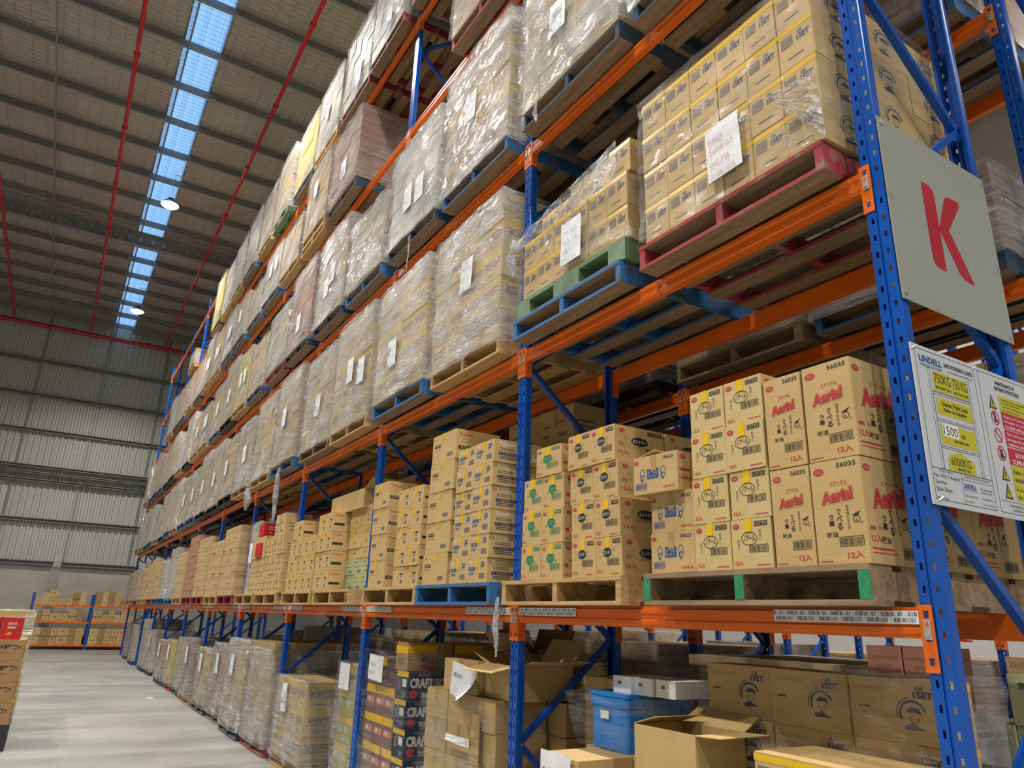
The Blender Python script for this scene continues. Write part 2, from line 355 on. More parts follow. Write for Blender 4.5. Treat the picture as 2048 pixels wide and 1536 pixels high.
# roof: foil quilt with two translucent skylight strips, wire safety mesh, purlins, rafter
SKY = [(-2.35, -1.57), (-9.6, -8.9), (4.6, 5.3)]
def foil(y0, y1):
    mb = MB(); mb.fix = False; px, py = 0.30, 0.30
    nx, ny = int((XE-XW)/0.10), max(1, int((y1-y0)/0.10)); vs = []
    for i in range(nx+1):
        for j in range(ny+1):
            x = XW+(XE-XW)*i/nx; y = y0+(y1-y0)*j/ny
            q = abs(math.sin(PI*(x-XW)/px)*math.sin(PI*y/py))**0.5
            z = ZC-0.028*q+0.02*noise.noise(Vector((x*1.3, y*1.3, 0)))
            vs.append((x, y, z))
    mb.v = vs; k = mb.mat('foil')
    for i in range(nx):
        for j in range(ny):
            a = i*(ny+1)+j; mb.f.append((a, a+1, a+ny+2, a+ny+1)); mb.mi.append(k); mb.uv += [(0, 0)]*4
    me = mb.mesh('ceiling'); me.polygons.foreach_set('use_smooth', [True]*len(me.polygons)); return me
edges = [-12.0] + [v for s_ in sorted(SKY) for v in s_] + [8.0]
for a, b_ in ((-8.9, -2.35), (-1.57, 4.6)): tag(obj('ceiling', foil(a, b_)), kind='structure')
mb = MB()
for a, b_ in ((YL, -9.6), (5.3, YB)): mb.box(XW, XE, a, b_, ZC, ZC+0.05, 'foil')
for a, b_ in sorted(SKY):
    mb.box(XW, XE, a-0.05, a, ZC-0.02, ZC+0.25, 'galv'); mb.box(XW, XE, b_, b_+0.05, ZC-0.02, ZC+0.25, 'galv')
struct('ceiling', mb)
for i, (a, b_) in enumerate(SKY):
    mb = MB(); mb.fix = False; n = 12
    for j in range(n):
        y0, y1 = a+(b_-a)*j/n, a+(b_-a)*(j+1)/n; z0, z1 = ZC+0.12+0.03*(j % 2), ZC+0.12+0.03*((j+1) % 2)
        mb.face([(XW, y0, z0), (XE, y0, z0), (XE, y1, z1), (XW, y1, z1)], 'skylight_sheet')
    struct('window_%d' % (i+1), mb)
PX0 = -13.673
k0 = int((XW-PX0)/1.5477)-1
for k in range(k0+1, 19):
    x = PX0+1.5477*k
    if x > XE-0.3 or x < XW+0.2: continue
    z0, z1 = 13.50, 13.72
    P = [(x, z0), (x+0.075, z0), (x+0.075, z0+0.02), (x+0.004, z0+0.004), (x+0.004, z1), (x-0.07, z1), (x-0.07, z1-0.004), (x, z1-0.004)]
    mb = MB(); mb.prism(P, YL, YB, 'y', 'galv'); trim(mb)
mb = MB(); x = -23.57
mb.box(x-0.11, x+0.11, YL, YB, 13.0, 13.02, 'galv'); mb.box(x-0.11, x+0.11, YL, YB, 13.48, 13.50, 'galv'); mb.box(x-0.006, x+0.006, YL, YB, 13.02, 13.48, 'galv')
for j in range(60): mb.box(x+0.02, x+0.10, -12+j*0.36, -12+j*0.36+0.10, 13.12, 13.30, 'steel')
trim(mb)
for y in (-7.3, -4.79, -2.26, 0.9):
    mb = MB(); mb.tube((XW, y, 13.47), (XE, y, 13.47), 0.022, 'galv', 6); trim(mb)
mb = MB(); y = -8.9
while y < 4.6:
    mb.box(XW+0.06, XE, y-0.0025, y+0.0025, ZC-0.062, ZC-0.058, 'ink_grey'); y += 0.30
x = XW+0.15
while x < XE:
    mb.box(x-0.0025, x+0.0025, -8.9, 4.6, ZC-0.058, ZC-0.054, 'ink_grey'); x += 0.15
tag(obj('safety_mesh', mb), 'thin wire safety mesh stretched under the foil roof quilt', 'wire mesh')
# sprinkler pipes
def where_pipe(i): return ['far left red sprinkler pipe under the roof, only its end in view', 'red sprinkler pipe under the roof left of the skylight strip', 'red sprinkler pipe under the roof right of the skylight strip', 'red sprinkler pipe hidden above the rack tops'][i]
for i, y in enumerate((-6.02, -3.19, -0.22)):
    t = thing('sprinkler_pipe', where_pipe(i), 'pipe', 'red sprinkler branch pipes', (0, y, 12.90))
    mb = MB(); mb.tube((XW+2.0, 0, 0), (XE, 0, 0), 0.045, 'red_pipe', 12); obj('pipe_run', mb, t)
    mb = MB(); mb.tube((XW+2.0, 0, 0), (XW+0.75, 0, 0.16), 0.04, 'red_pipe', 10); obj('drop', mb, t)
    k = 0
    x = XW+3.5
    while x < -6:
        mb = MB(); mb.tube((x-0.05, 0, 0), (x+0.05, 0, 0), 0.066, 'red_pipe', 12); obj('coupling', mb, t); x += 2.95
        mb = MB(); mb.tube((x-1, 0, 0.04), (x-1, 0, 0.16), 0.014, 'red_pipe', 6); mb.tube((x-1, 0, 0.16), (x-1, 0, 0.17), 0.03, 'zinc', 8); obj('sprinkler_head', mb, t)
t = thing('header_pipe', 'thick red sprinkler header pipe running across the top of the end wall', 'pipe', None, (XW+0.62, 0, 13.10))
mb = MB(); mb.tube((0, YL, 0), (0, 9, 0), 0.095, 'red_pipe', 14); obj('pipe_run', mb, t)
for y in (-3.9, -0.9, -6.5):
    mb = MB(); mb.tube((0, y-0.07, 0), (0, y+0.07, 0), 0.12, 'red_pipe', 14); obj('coupling', mb, t)
# high-bay lamps
for i, p in enumerate(LAMPS):
    if i > 8 and i < 12: lab = 'round LED high bay lamp over the next aisle behind the rack'
    elif i == 0: lab = 'far glowing round high bay lamp near the end wall beside the skylight'
    elif i == 1: lab = 'nearer glowing round high bay lamp hanging beside the skylight strip'
    elif i < 5: lab = 'round LED high bay lamp above the aisle, outside the photo'
    else: lab = 'unseen round LED high bay lamp away from the main aisle'
    t = thing('high_bay_lamp', lab, 'lamp', 'high bay lamps', p)
    mb = MB(); mb.tube((0, 0, 0.0), (0, 0, 0.10), 0.24, 'steel', 24, 0.17); mb.tube((0, 0, 0.10), (0, 0, 0.20), 0.09, 'black', 14); obj('housing', mb, t)
    mb = MB(); mb.tube((0, 0, -0.05), (0, 0, 0.0), 0.17, 'lamp_glow', 24, 0.235); obj('lens', mb, t)
    mb = MB(); mb.tube((0, 0, 0.2), (0, 0, 1.0), 0.006, 'steel', 6); mb.tube((0, -0.02, 1.0), (0, 0.5, 1.0), 0.012, 'steel', 6); mb.tube((0, 0.48, 1.0), (0, 0.48, 1.27), 0.012, 'steel', 6); obj('hanger', mb, t)

# ---------------------------------------------------------------- racking
LV = {'B': 1.3992, 'C': 3.166, 'D': 4.9184, 'E': 6.7692, 'F': 8.4679, 'G': 10.2544}
BT = {k: v+0.213 for k, v in LV.items()}
BAY, PW, FD = 2.70, 0.092, 0.84
def post_mesh(H, full=True):
    """roll-formed upright, front face at y=0, body towards +y, real slots in two columns"""
    mb = MB(); mb.fix = False; t = 0.0022
    prof = [(0.041, 0.0), (0.042, 0.006), (0.050, 0.006), (0.051, 0.0)]
    def strip(a, b_, mat='blue_paint'):   # vertical sheet between two plan points, both skins
        d = Vector((b_[0]-a[0], b_[1]-a[1])).normalized(); n = Vector((-d.y, d.x))*t
        mb.face([(a[0], a[1], 0), (b_[0], b_[1], 0), (b_[0], b_[1], H), (a[0], a[1], H)], mat)
        mb.face([(b_[0]+n.x, b_[1]+n.y, 0), (a[0]+n.x, a[1]+n.y, 0), (a[0]+n.x, a[1]+n.y, H), (b_[0]+n.x, b_[1]+n.y, H)], mat)
    S_ = 0.0763; hw, hh = 0.0055, 0.0125
    for (xa, xb, xc) in ((0.006, 0.041, 0.025), (0.051, 0.086, 0.071)):
        strip((xa, 0), (xc-hw, 0)); strip((xc+hw, 0), (xb, 0))
        z = 0.0; zc = 0.0685-FZ-0.0763
        cuts = [0.0]
        while zc < H-0.03:
            cuts += [zc-hh, zc+hh]; 
            z0, z1 = zc-hh, zc+hh
            for (p, q) in (((xc-hw, z0), (xc-hw, z1)), ((xc+hw, z1), (xc+hw, z0))):
                mb.face([(p[0], 0, p[1]), (q[0], 0, q[1]), (q[0], t, q[1]), (p[0], t, p[1])], 'blue_paint')
            zc += S_
        cuts.append(H)
        for i in range(0, len(cuts)-1, 2):
            for y in (0, t): mb.face([(xc-hw, y, cuts[i]), (xc+hw, y, cuts[i]), (xc+hw, y, cuts[i+1]), (xc-hw, y, cuts[i+1])], 'blue_paint')
    for a, b_ in zip(prof[:-1], prof[1:]): strip(a, b_)
    R = [(0.086, 0.0), (0.0905, 0.002), (0.092, 0.006), (0.092, 0.030), (0.088, 0.034), (0.088, 0.058), (0.072, 0.058)]
    for a, b_ in zip(R[:-1], R[1:]): strip(a, b_)
    Lf = [(PW-a, c) for a, c in R][::-1]
    for a, b_ in zip(Lf[:-1], Lf[1:]): strip(a, b_)
    return mb.mesh('post')
POST = {9.15: post_mesh(9.29), 10.9: post_mesh(11.04), 7.0: post_mesh(7.14)}
def brace_mesh(dz, L_=0.74):
    mb = MB(); a = Vector((0, 0, 0)); d = Vector((0, L_, dz)); ln = d.length; d.normalize(); n = Vector((0, -d.z, d.y)); t = 0.018
    P = [(-0.017, -t), (0.017, -t), (0.019, -t+0.006), (0.019, t-0.006), (0.017, t), (-0.017, t), (-0.019, t-0.006), (-0.019, -t+0.006)]
    for i in range(8):
        p, q = P[i], P[(i+1) % 8]
        mb.face([a+Vector((p[0], 0, 0))+n*p[1], a+Vector((q[0], 0, 0))+n*q[1], a+d*ln+Vector((q[0], 0, 0))+n*q[1], a+d*ln+Vector((p[0], 0, 0))+n*p[1]], 'blue_paint')
    mb.face([a+Vector((p[0], 0, 0))+n*p[1] for p in P], 'blue_paint'); mb.face([a+d*ln+Vector((p[0], 0, 0))+n*p[1] for p in P[::-1]], 'blue_paint')
    mb.tube((-0.05, 0.0, 0.0), (0.048, 0.0, 0.0), 0.006, 'zinc', 6)
    return mb.mesh('brace')
BR_UP, BR_DN = brace_mesh(0.615), brace_mesh(-0.615)
mb = MB(); mb.box(-0.02, 0.112, -0.03, 0.09, 0, 0.008, 'blue_paint'); mb.tube((0.05, -0.015, 0.008), (0.05, -0.015, 0.02), 0.008, 'zinc', 6); PLATE = mb.mesh('base_plate')
mb = MB(); mb.box(-0.095, 0.010, 0.06, 0.075, 0, 0.40, 'orange_paint'); POSTGUARD = mb.mesh('guard')
def frame(i, y0, H, row, label, flip=False, mxz=99, rz=0.0, base=None):
    t = thing('rack_upright', label, 'rack upright', 'blue rack frames of the ' + row, base or (-BAY*i, y0, FZ), rz)
    obj('front_post', POST[H], t)
    o = obj('rear_post', POST[H], t, (PW, FD, 0), PI)
    obj('base_plate', PLATE, t); obj('base_plate', PLATE, t, (0, FD-0.06, 0))
    z, up = 0.185-FZ, False; k = 0
    while z < min(H-0.75, mxz):
        if k % 2 == 1: obj('brace', BR_UP, t, (0.046, 0.05, z+0.0))
        else: obj('brace', BR_DN, t, (0.046, 0.05, z+0.615))
        z += 0.615; k += 1
    return t
# note: zigzag, front nodes at .80+1.23k, rear nodes at 1.415+1.23k
LB = BAY-PW
BP = [(0.006, 0), (0.046, 0), (0.046, 0.105), (0.018, 0.105), (0.018, 0.092), (0.0, 0.088), (0.0, 0.070), (0.007, 0.064), (0.007, 0.042), (0.0, 0.036), (0.0, 0.016), (0.006, 0.010)]
mb = MB(); mb.prism(BP, 0, LB, 'x', 'orange_paint'); RAIL = mb.mesh('beam_rail')
def bracket_mesh(sgn):
    """end bracket: plate over the post face plus cheek along its side; sgn=+1 for the beam's right end"""
    mb = MB(); h = 0.22
    x0, x1 = (0.0, 0.043) if sgn > 0 else (-0.043, 0.0)
    mb.box(x0, x1, -0.006, -0.0015, 0, h, 'orange_paint')
    if sgn > 0: mb.box(-0.004, 0.0, -0.006, 0.05, 0, h, 'orange_paint')
    else: mb.box(0.0, 0.004, -0.006, 0.05, 0, h, 'orange_paint')
    for z in (0.035, 0.112, 0.188):
        cx = (x0+x1)/2; mb.face([(cx-0.010, -0.0065, z+0.012), (cx-0.007, -0.0065, z-0.012), (cx+0.007, -0.0065, z-0.012), (cx+0.010, -0.0065, z+0.012)], 'ink_navy')
    s_ = -0.0045 if sgn > 0 else 0.0045
    for z in (0.03, 0.06, 0.10, 0.15): mb.box(s_-0.0003, s_+0.0003, 0.018, 0.026, z, z+(0.03 if z == 0.10 else 0.012), 'ink_navy')
    return mb.mesh('end_bracket')
BRK = {1: bracket_mesh(1), -1: bracket_mesh(-1)}
mb = MB(); mb.box(-0.013, 0.013, -0.011, -0.0065, 0.0, 0.066, 'zinc'); mb.box(-0.006, 0.006, -0.0118, -0.011, 0.042, 0.058, 'orange_paint'); mb.tube((0, -0.011, 0.018), (0, -0.017, 0.018), 0.008, 'zinc', 8); CLIP = mb.mesh('safety_clip')
def label_strip(L0, n, letter_bay, near):
    mb = MB(); F = Face(mb, (L0, -0.0006, 0.0), (1, 0, 0), (0, -1, 0)); wd = 0.1015
    for k in range(n):
        F.rect(k*wd, 0, wd-0.0012, 0.045, 'paper', 1)
        s_ = 'K. %02d . %02dB' % (letter_bay, n-k)
        F.text(s_, k*wd+0.003, 0.026, wd-0.008, 0.015, 'ink_black', 0.01, 2)
        F.barcode(k*wd+0.005, 0.002, wd-0.012, 0.022, 'ink_grey', frame=False)
        F.mb = mb
    return mb
def beam(b_, lev, y0, row, far_side=False, labels=0, clips=True, label=None, base=None, rz=None):
    """beam in bay b_ (1 = nearest); origin at its left end, bracket foot height"""
    if base is None:
        if far_side: base, rz = (-BAY*(b_-1), y0+FD, LV[lev]), PI
        else: base, rz = (-BAY*b_+PW, y0, LV[lev]), 0
    t = thing('rack_beam', label or ('orange %s beam, %s beam level, %s bay from K sign, %s' % ('rear' if far_side else 'front', ORD['BCDEFG'.index(lev)+1], ORD[b_], row)), 'rack beam', 'orange beams of the ' + row, base, rz)
    obj('beam_rail', RAIL, t, (0, -0.004, 0.108))
    obj('end_bracket', BRK[-1], t, (0, 0, 0)); obj('end_bracket', BRK[1], t, (LB, 0, 0))
    if clips: obj('safety_clip', CLIP, t, (-0.022, 0, 0.105)); obj('safety_clip', CLIP, t, (LB+0.022, 0, 0.105))
    if labels:
        mb = label_strip(LB-0.004-0.609, 6, b_, b_ == 1); obj('label_strip', mb, t, (0, -0.005, 0.155))
        mb = label_strip(0.012, 6, b_+1 if b_ == 1 else b_, False); obj('label_strip', mb, t, (0, -0.005, 0.155))
    return t
NB = 11
R1, R2, R3 = 'main row', 'second row', 'third row'
for i in range(NB+1):
    H = 9.15 if i <= 7 else 10.9
    lab = 'blue perforated rack frame carrying the K sign at the near end' if i == 0 else 'blue rack frame of the main row, %s behind the K sign frame' % ORD[i]
    frame(i, 0.0, H, R1, lab)
for b_ in range(1, NB+1):
    for lev in 'BCDEFG':
        if lev == 'G' and b_ < 8: continue
        if lev in 'FG' and b_ == 1 and lev == 'G': continue
        beam(b_, lev, 0.0, R1, False, 1 if (lev == 'B' and b_ <= 6) else 0, b_ <= 6)
        beam(b_, lev, 0.0, R1, True, 0, b_ <= 3)
for i in range(0, 9):
    frame(i, 1.57, 9.15 if i < 5 else 7.0, R2, 'blue rack frame of the second row, %s from its near end' % ORD[i+1])
for b_ in range(1, 9):
    for lev in ('BCDE' if b_ < 5 else 'BC'):
        beam(b_, lev, 1.57, R2, False, 0, b_ <= 2); beam(b_, lev, 1.57, R2, True, 0, False)
for i in range(0, 7):
    frame(i, 6.0, 7.0, R3, 'blue rack frame in the third row across the next aisle, %s from its near end' % ORD[i+1])
    if i: beam(i, 'B', 6.0, R3, False, 0, False, 'orange beam low in the third row, %s bay from its near end' % ORD[i]); beam(i, 'C', 6.0, R3, False, 0, False, 'orange upper beam in the third row, %s bay from its near end' % ORD[i])
for i in range(0, 5):
    frame(i, 7.57, 7.0, 'fourth row', 'blue rack frame in the fourth row near the white wall, %s from its near end' % ORD[i+1])
    if i: beam(i, 'B', 7.57, 'fourth row', True, 0, False, 'orange rear beam in the fourth row, %s bay from its near end' % ORD[i])
# ---------------------------------------------------------------- pallets
PL, PH = 1.165, 0.144
def pallet_parts(side, raw):
    top = MB(); bot = MB(); strg = []
    n = 7; wd = [0.14, 0.095, 0.12, 0.095, 0.12, 0.095, 0.14]; gap = (PL-sum(wd))/(n-1); y = 0
    for k in range(n): top.box(0, PL, y, y+wd[k], 0.122, PH, raw, side if k in (0, 6) else raw); y += wd[k]+gap
    for y0, y1 in ((0, 0.13), (0.26, 0.38), (0.52, 0.645), (0.785, 0.905), (1.035, PL)): bot.box(0, PL, y0, y1, 0, 0.02, raw, side)
    for x in (0.0, PL/2-0.021, PL-0.042):
        s_ = MB(); s_.box(x, x+0.042, 0.003, PL-0.003, 0.02, 0.122, side, side); strg.append(s_.mesh('stringer'))
    return top.mesh('top_deck'), bot.mesh('bottom_deck'), strg
PAL = {k: pallet_parts(*v) for k, v in {'wood': ('wood', 'wood'), 'old': ('wood_old', 'wood_old'), 'blue': ('paint_blue', 'wood_old'), 'dark': ('paint_dkblue', 'wood_old'), 'red': ('paint_red', 'wood_old'), 'plastic': ('black_plastic', 'black_plastic')}.items()}
for nm, a in (('green', 'green_plastic'),):
    mb = MB(); mb.box(0, PL, 0, PL, 0.115, PH, a); mb.box(0, PL, 0, 0.1, 0, 0.02, a); mb.box(0, PL, PL-0.1, PL, 0, 0.02, a)
    tp = mb.mesh('top_deck'); st = []
    for x0, x1 in ((0, 0.15), (0.44, 0.72), (1.01, PL)):
        for y0, y1 in ((0, 0.15), (0.5, 0.66), (PL-0.15, PL)): m2 = MB(); m2.box(x0, x1, y0, y1, 0.02, 0.115, a); st.append(m2.mesh('block'))
    mb = MB(); mb.box(0.1, PL-0.1, 0.5, 0.66, 0, 0.02, a); PAL[nm] = (tp, mb.mesh('bottom_deck'), st)
PNAME = {'wood': 'raw pine pallet', 'old': 'weathered grey wooden pallet', 'blue': 'blue painted pallet', 'dark': 'dark blue stained pallet', 'red': 'red painted pallet', 'plastic': 'black plastic pallet', 'green': 'pale green plastic pallet'}
def pallet(kind, x, y, z, where, dz=0.0, group='pallets on the racking'):
    t = thing('pallet', PNAME[kind]+' '+where, 'pallet', group, (x, y, z), dz)
    tp, bt, st = PAL[kind]; obj('top_deck', tp, t); obj('bottom_deck', bt, t)
    for s_ in st: obj('block' if kind == 'green' else 'stringer', s_, t)
    return t
def slot_x(b_, s_): return -BAY*(b_-1)+(-1.255 if s_ == 'R' else -2.55)
LVN = {'B': 'first beam level', 'C': 'second beam level', 'D': 'third beam level', 'E': 'fourth beam level', 'F': 'fifth beam level', 'G': 'top beam level'}
def slot_where(lev, b_, s_): return '%s, %s bay from K sign, %s slot' % (LVN[lev], ORD[b_], 'near' if s_ == 'R' else 'far')

# ---------------------------------------------------------------- stretch film sheets
def film_mesh(x0, x1, y0, y1, z0, z1, seed=0, res=0.12, amp=0.012, sag=0.0, top=True, taper=0.0, mat='film', back=False):
    """film pulled round a block: front and two sides (and a lip over the top), wrinkled"""
    mb = MB(); mb.fix = False; k = mb.mat(mat); P = [(x0, y1), (x0, y0), (x1, y0), (x1, y1)]
    path = []; r = 0.03
    def line(a, b_):
        n = max(2, int(math.hypot(b_[0]-a[0], b_[1]-a[1])/res))
        for i in range(n): path.append((a[0]+(b_[0]-a[0])*i/n, a[1]+(b_[1]-a[1])*i/n))
    line(P[0], P[1]); line(P[1], P[2]); line(P[2], P[3]); path.append(P[3])
    nz = max(3, int((z1-z0)/res)); cx, cy = (x0+x1)/2, (y0+y1)/2; rows = []
    for j in range(nz+1):
        f = j/nz; z = z0+(z1-z0)*f; row = []
        for (x, y) in path:
            q = noise.noise(Vector((x*5+seed*7.1, y*5, z*9+x*4)))+0.5*noise.noise(Vector((x*17, y*17+seed, z*19)))
            o_ = 0.006+amp*(q+0.5); s_ = 1-taper*f
            dx, dy = (x-cx), (y-cy); ln = math.hypot(dx, dy)
            row.append((cx+dx*s_+dx/ln*o_*1.3, cy+dy*s_+dy/ln*o_*1.3, z+amp*0.6*q*(1 if 0 < j < nz else 2.5)))
        rows.append(row)
    if top:
        for f in (0.0, 0.12, 0.25):
            row = []
            for (x, y, z) in rows[nz]:
                row.append((x+(cx-x)*f, y+(cy-y)*f, z1+0.008+0.012*noise.noise(Vector((x*9, y*9, seed)))))
            rows.append(row)
    n = len(path)
    for row in rows: mb.v += row
    for j in range(len(rows)-1):
        for i in range(n-1):
            a = j*n+i; mb.f.append((a, a+1, a+n+1, a+n)); mb.mi.append(k); mb.uv += [(0, 0)]*4
    me = mb.mesh('film', False); me.polygons.foreach_set('use_smooth', [True]*len(me.polygons)); return me
def rag_mesh(ln, wd, seed):
    """a twisted tail of film hanging down"""
    mb = MB(); mb.fix = False; n = 14; k = mb.mat('film_rag'); m = 7
    for i in range(n+1):
        f = i/n
        for j in range(m):
            a = 2*PI*j/m+f*5; r = wd*(0.25+0.9*math.sin(PI*min(1, f*0.9+0.1))**1.2*(0.6+0.6*noise.noise(Vector((f*4, j, seed)))))
            mb.v.append((r*math.cos(a)+0.3*wd*math.sin(f*6+seed), 0.5*r*math.sin(a), -ln*f))
    for i in range(n):
        for j in range(m):
            a = i*m+j; b_ = i*m+(j+1) % m; mb.f.append((a, b_, b_+m, a+m)); mb.mi.append(k); mb.uv += [(0, 0)]*4
    return mb.mesh('rag')
def paper_mesh(w_, h, text=None, seed=0, ink='ink_faint', curl=0.0):
    mb = MB(); mb.fix = False; n = 8; k = mb.mat('paper')
    for i in range(n+1):
        for j in range(n+1):
            u, v = i/n, j/n; d = -curl*max(0, (u+1-v)-1.1)**2+0.004*noise.noise(Vector((u*3, v*3, seed)))
            mb.v.append((u*w_, d, v*h))
    for i in range(n):
        for j in range(n):
            a = i*(n+1)+j; mb.f.append((a, a+n+1, a+n+2, a+1)); mb.mi.append(k); mb.uv += [(0, 0)]*4
    F = Face(mb, (0, -0.006, 0), (1, 0, 0), (0, -1, 0))
    if text:
        L_ = text.split('|')
        for q, s_ in enumerate(L_):
            hh = min(h*0.8/len(L_), h*0.3); F.text(s_, w_*0.1, h*0.9-(q+1)*hh*1.1, min(w_*0.72, hh*0.5*len(s_)), hh*0.48, ink, -0.006)
    return mb.mesh('paper')

# ---------------------------------------------------------------- wrapped loads (one thing each)
def stack_mesh(w_, d, h, nx, ny, nz, mat, topmat, seed, jit=0.006, missing=0, mat2=None):
    rr = random.Random(seed); mb = MB(); bw, bd, bh = w_/nx, d/ny, h/nz
    for k in range(nz):
        off = rr.uniform(-jit, jit)
        for i in range(nx):
            for j in range(ny):
                if 0 < i < nx-1 and 0 < j < ny-1 and k < nz-1: continue
                if k == nz-1 and missing and (i*ny+j) % missing == missing-1: continue
                a, c = rr.uniform(-jit, jit)*0.5+off, rr.uniform(-jit, jit)
                mb.box(i*bw+a+0.001, (i+1)*bw+a-0.001, j*bd+c, (j+1)*bd+c-0.002, k*bh+0.001, (k+1)*bh-0.001, topmat, (mat2 if mat2 and k % 2 else mat))
    return mb.mesh('carton_stack')
LT = {  # kind: (print material, top material, nx, ny, nz, words)
 'tan': ('pr_yellow', 'card', 4, 3, 5, 'yellow topped cartons'), 'plain': ('pr_plain', 'card', 4, 3, 5, 'brown cartons'),
 'fine': ('pr_plain', 'card_brown', 6, 3, 8, 'small brown cartons'), 'green': ('pr_green', 'card', 5, 3, 6, 'green printed cartons'),
 'red': ('pr_red', 'card_brown', 5, 3, 9, 'reddish brown cartons'), 'white': ('pr_white', 'card_pale', 4, 3, 5, 'whitish cartons'),
 'lemon': ('pr_lemon', 'card_lime', 4, 3, 5, 'yellow cartons'), 'dark': ('pr_dark', 'card_dark', 4, 3, 6, 'dark brown cartons'),
 'kraft': ('pr_kraft', 'card', 5, 3, 6, 'kraft cartons')}
_SC = {}
def wrapped_load(kind, x, y, z, w_, d, h, label, fm='film', seed=0, wrap=True, paper=None, res=0.12, group='wrapped pallet loads', rz=0.0, tall=False):
    pm, tm, nx, ny, nz, words_ = LT[kind]
    nz = max(2, round(nz*h/1.2)); key = (kind, round(w_, 2), round(h, 1), seed % 3)
    if key not in _SC: _SC[key] = stack_mesh(w_, d, h, nx, ny, nz, pm, tm, seed)
    t = thing('wrapped_load' if wrap else 'carton_load', label, 'pallet load', group, (x, y, z), rz)
    obj('carton_stack', _SC[key], t)
    if wrap:
        kf = ('f', fm, round(w_, 2), round(h, 1), seed % 12, res)
        if kf not in _SC: _SC[kf] = film_mesh(-0.014, w_+0.014, -0.014, d+0.01, -0.055 if seed % 3 else 0.004, h+0.006, seed, res, 0.009 if res > 0.08 else 0.014, mat=fm, taper=0.0)
        obj('stretch_film', _SC[kf], t)
    if paper:
        for (pu, pv, pw, ph_) in paper:
            o = obj('paper_sheet', paper_mesh(pw, ph_, '|'.join(random.Random(seed+q).choice(['260118', 'NO 12', 'BBD 07', '31/08', '48ctn']) for q in range(3)), seed), t, (pu, -0.035, pv), rot=(0, random.Random(seed).uniform(-0.08, 0.08), 0))
    return t
# ---------------------------------------------------------------- single cartons
def carton_body(w_, d, h, mat, c=0.004):
    mb = MB(); mb.box(0, w_, 0, d, 0, h, mat, mat, c); return mb
def tape_mesh(w_, u, v, tw, th, mat='tape_yellow', d=0.0, top=0.05):
    mb = MB(); mb.box(u, u+tw, -0.0022, -0.0010, v, v+th+0.0012, mat)
    mb.box(u, u+tw, -0.0022, top, v+th, v+th+0.0012, mat); return mb.mesh('packing_tape')
def ff(mb, w_, d): return Face(mb, (0, 0, 0), (1, 0, 0), (0, -1, 0)), Face(mb, (w_, 0, 0), (0, 1, 0), (1, 0, 0))
def ybc(F, u, v, r, lay=1):
    F.oval(u, v, r, r*0.62, 'ink_red', lay); F.text('YBC', u-r*0.62, v-r*0.28, r*1.24, r*0.56, 'ink_tan', 0.02, lay+1)
STY = {}
def style(name, w_, d, h, mat, fn, tape=None, words_='', name2='carton', tape2=None):
    mb = carton_body(w_, d, h, mat); F, G = ff(mb, w_, d)
    if fn: fn(F, G, w_, d, h)
    me = mb.mesh('carton_body'); tm = None
    if tape: tm = tape_mesh(w_, *tape)
    STY[name] = (me, tm, (w_, d, h), words_, name2)
def s_aerial(F, G, w_, d, h):
    for (K, W, first) in ((F, w_, True), (G, d, False)):
        s_ = W/0.186 if first else 1.35
        q = min(1.0, W/0.21)
        ybc(K, 0.035*q+0.004, h-0.040, 0.023*q)
        if first: K.text('56035', W*0.55, h-0.033, W*0.38, 0.019, 'ink_black', 0.02)
        u0 = W*0.20 if first else 0.055
        ww = W*0.60 if first else 0.20
        K.text('エアリアル', u0+ww*0.32, h-0.100, ww*0.55, 0.016, 'ink_red', 0.02)
        hh = ww*0.34
        for bo, ma, ly in ((0.10, 'ink_red', 1), (0.066, 'ink_tan', 2), (0.036, 'ink_red', 3)):
            g_ = (bo-0.036)*hh*1.1
            K.text('Aerial', u0-g_, h-0.122-hh-g_, ww+2*g_, hh+2*g_, ma, bo, ly, shear=0.0, rise=0.10)
        cw = W*0.115 if first else 0.030
        x1 = u0+ww*0.42; top = h-0.185
        K.vtext('食べる', x1, top, cw, cw, 'ink_black'); K.vtext('ラー', x1-cw*1.25, top-cw*0.9, cw*0.8, cw*0.8, 'ink_black'); K.text('味油', x1-cw*1.9, top-cw*4.3, cw*1.9, cw*0.85, 'ink_black', 0.02)
        K.vtext('旨味噛むおかき', x1+cw*1.75, top+cw*0.4, cw*0.45, cw*0.5, 'ink_black', 0.0, 0.05)
        cx, cy = x1+cw*3.3, top-cw*1.8; K.ring(cx, cy, cw*0.62, cw*0.55, cw*0.12, 'ink_black', n=12); K.poly([(cx-cw*0.8, cy+cw*0.55), (cx+cw*0.2, cy+cw*0.45), (cx+cw*0.85, cy+cw*1.2)], 'ink_black', 1); K.ring(cx+cw*0.75, cy-cw*0.6, cw*0.2, cw*0.2, cw*0.07, 'ink_black', n=8); K.oval(cx-cw*0.05, cy-cw*0.1, cw*0.2, cw*0.16, 'ink_grey')
        if first:
            K.barcode(W*0.47, 0.062, W*0.46, 0.036, 'ink_black'); K.text('12入', W*0.60, 0.018, W*0.30, 0.026, 'ink_red', 0.03); K.rect(W*0.06, 0.010, W*0.25, 0.004, 'ink_red')
        else:
            K.text('12入', 0.022, 0.075, 0.062, 0.030, 'ink_red', 0.03); K.rect(0.022, 0.050, 0.13, 0.007, 'ink_red'); K.rect(0.022, 0.036, 0.15, 0.004, 'ink_red')
            K.text('2026.07/K25', 0.07, 0.122, 0.11, 0.012, 'ink_grey'); K.text('国産開栓', 0.020, 0.118, 0.036, 0.016, 'ink_red', 0.02); K.barcode(W-0.15, 0.025, 0.11, 0.042, 'ink_black')
style('aerial', 0.186, 0.36, 0.388, 'card', s_aerial, None, 'tan red lettered carton')
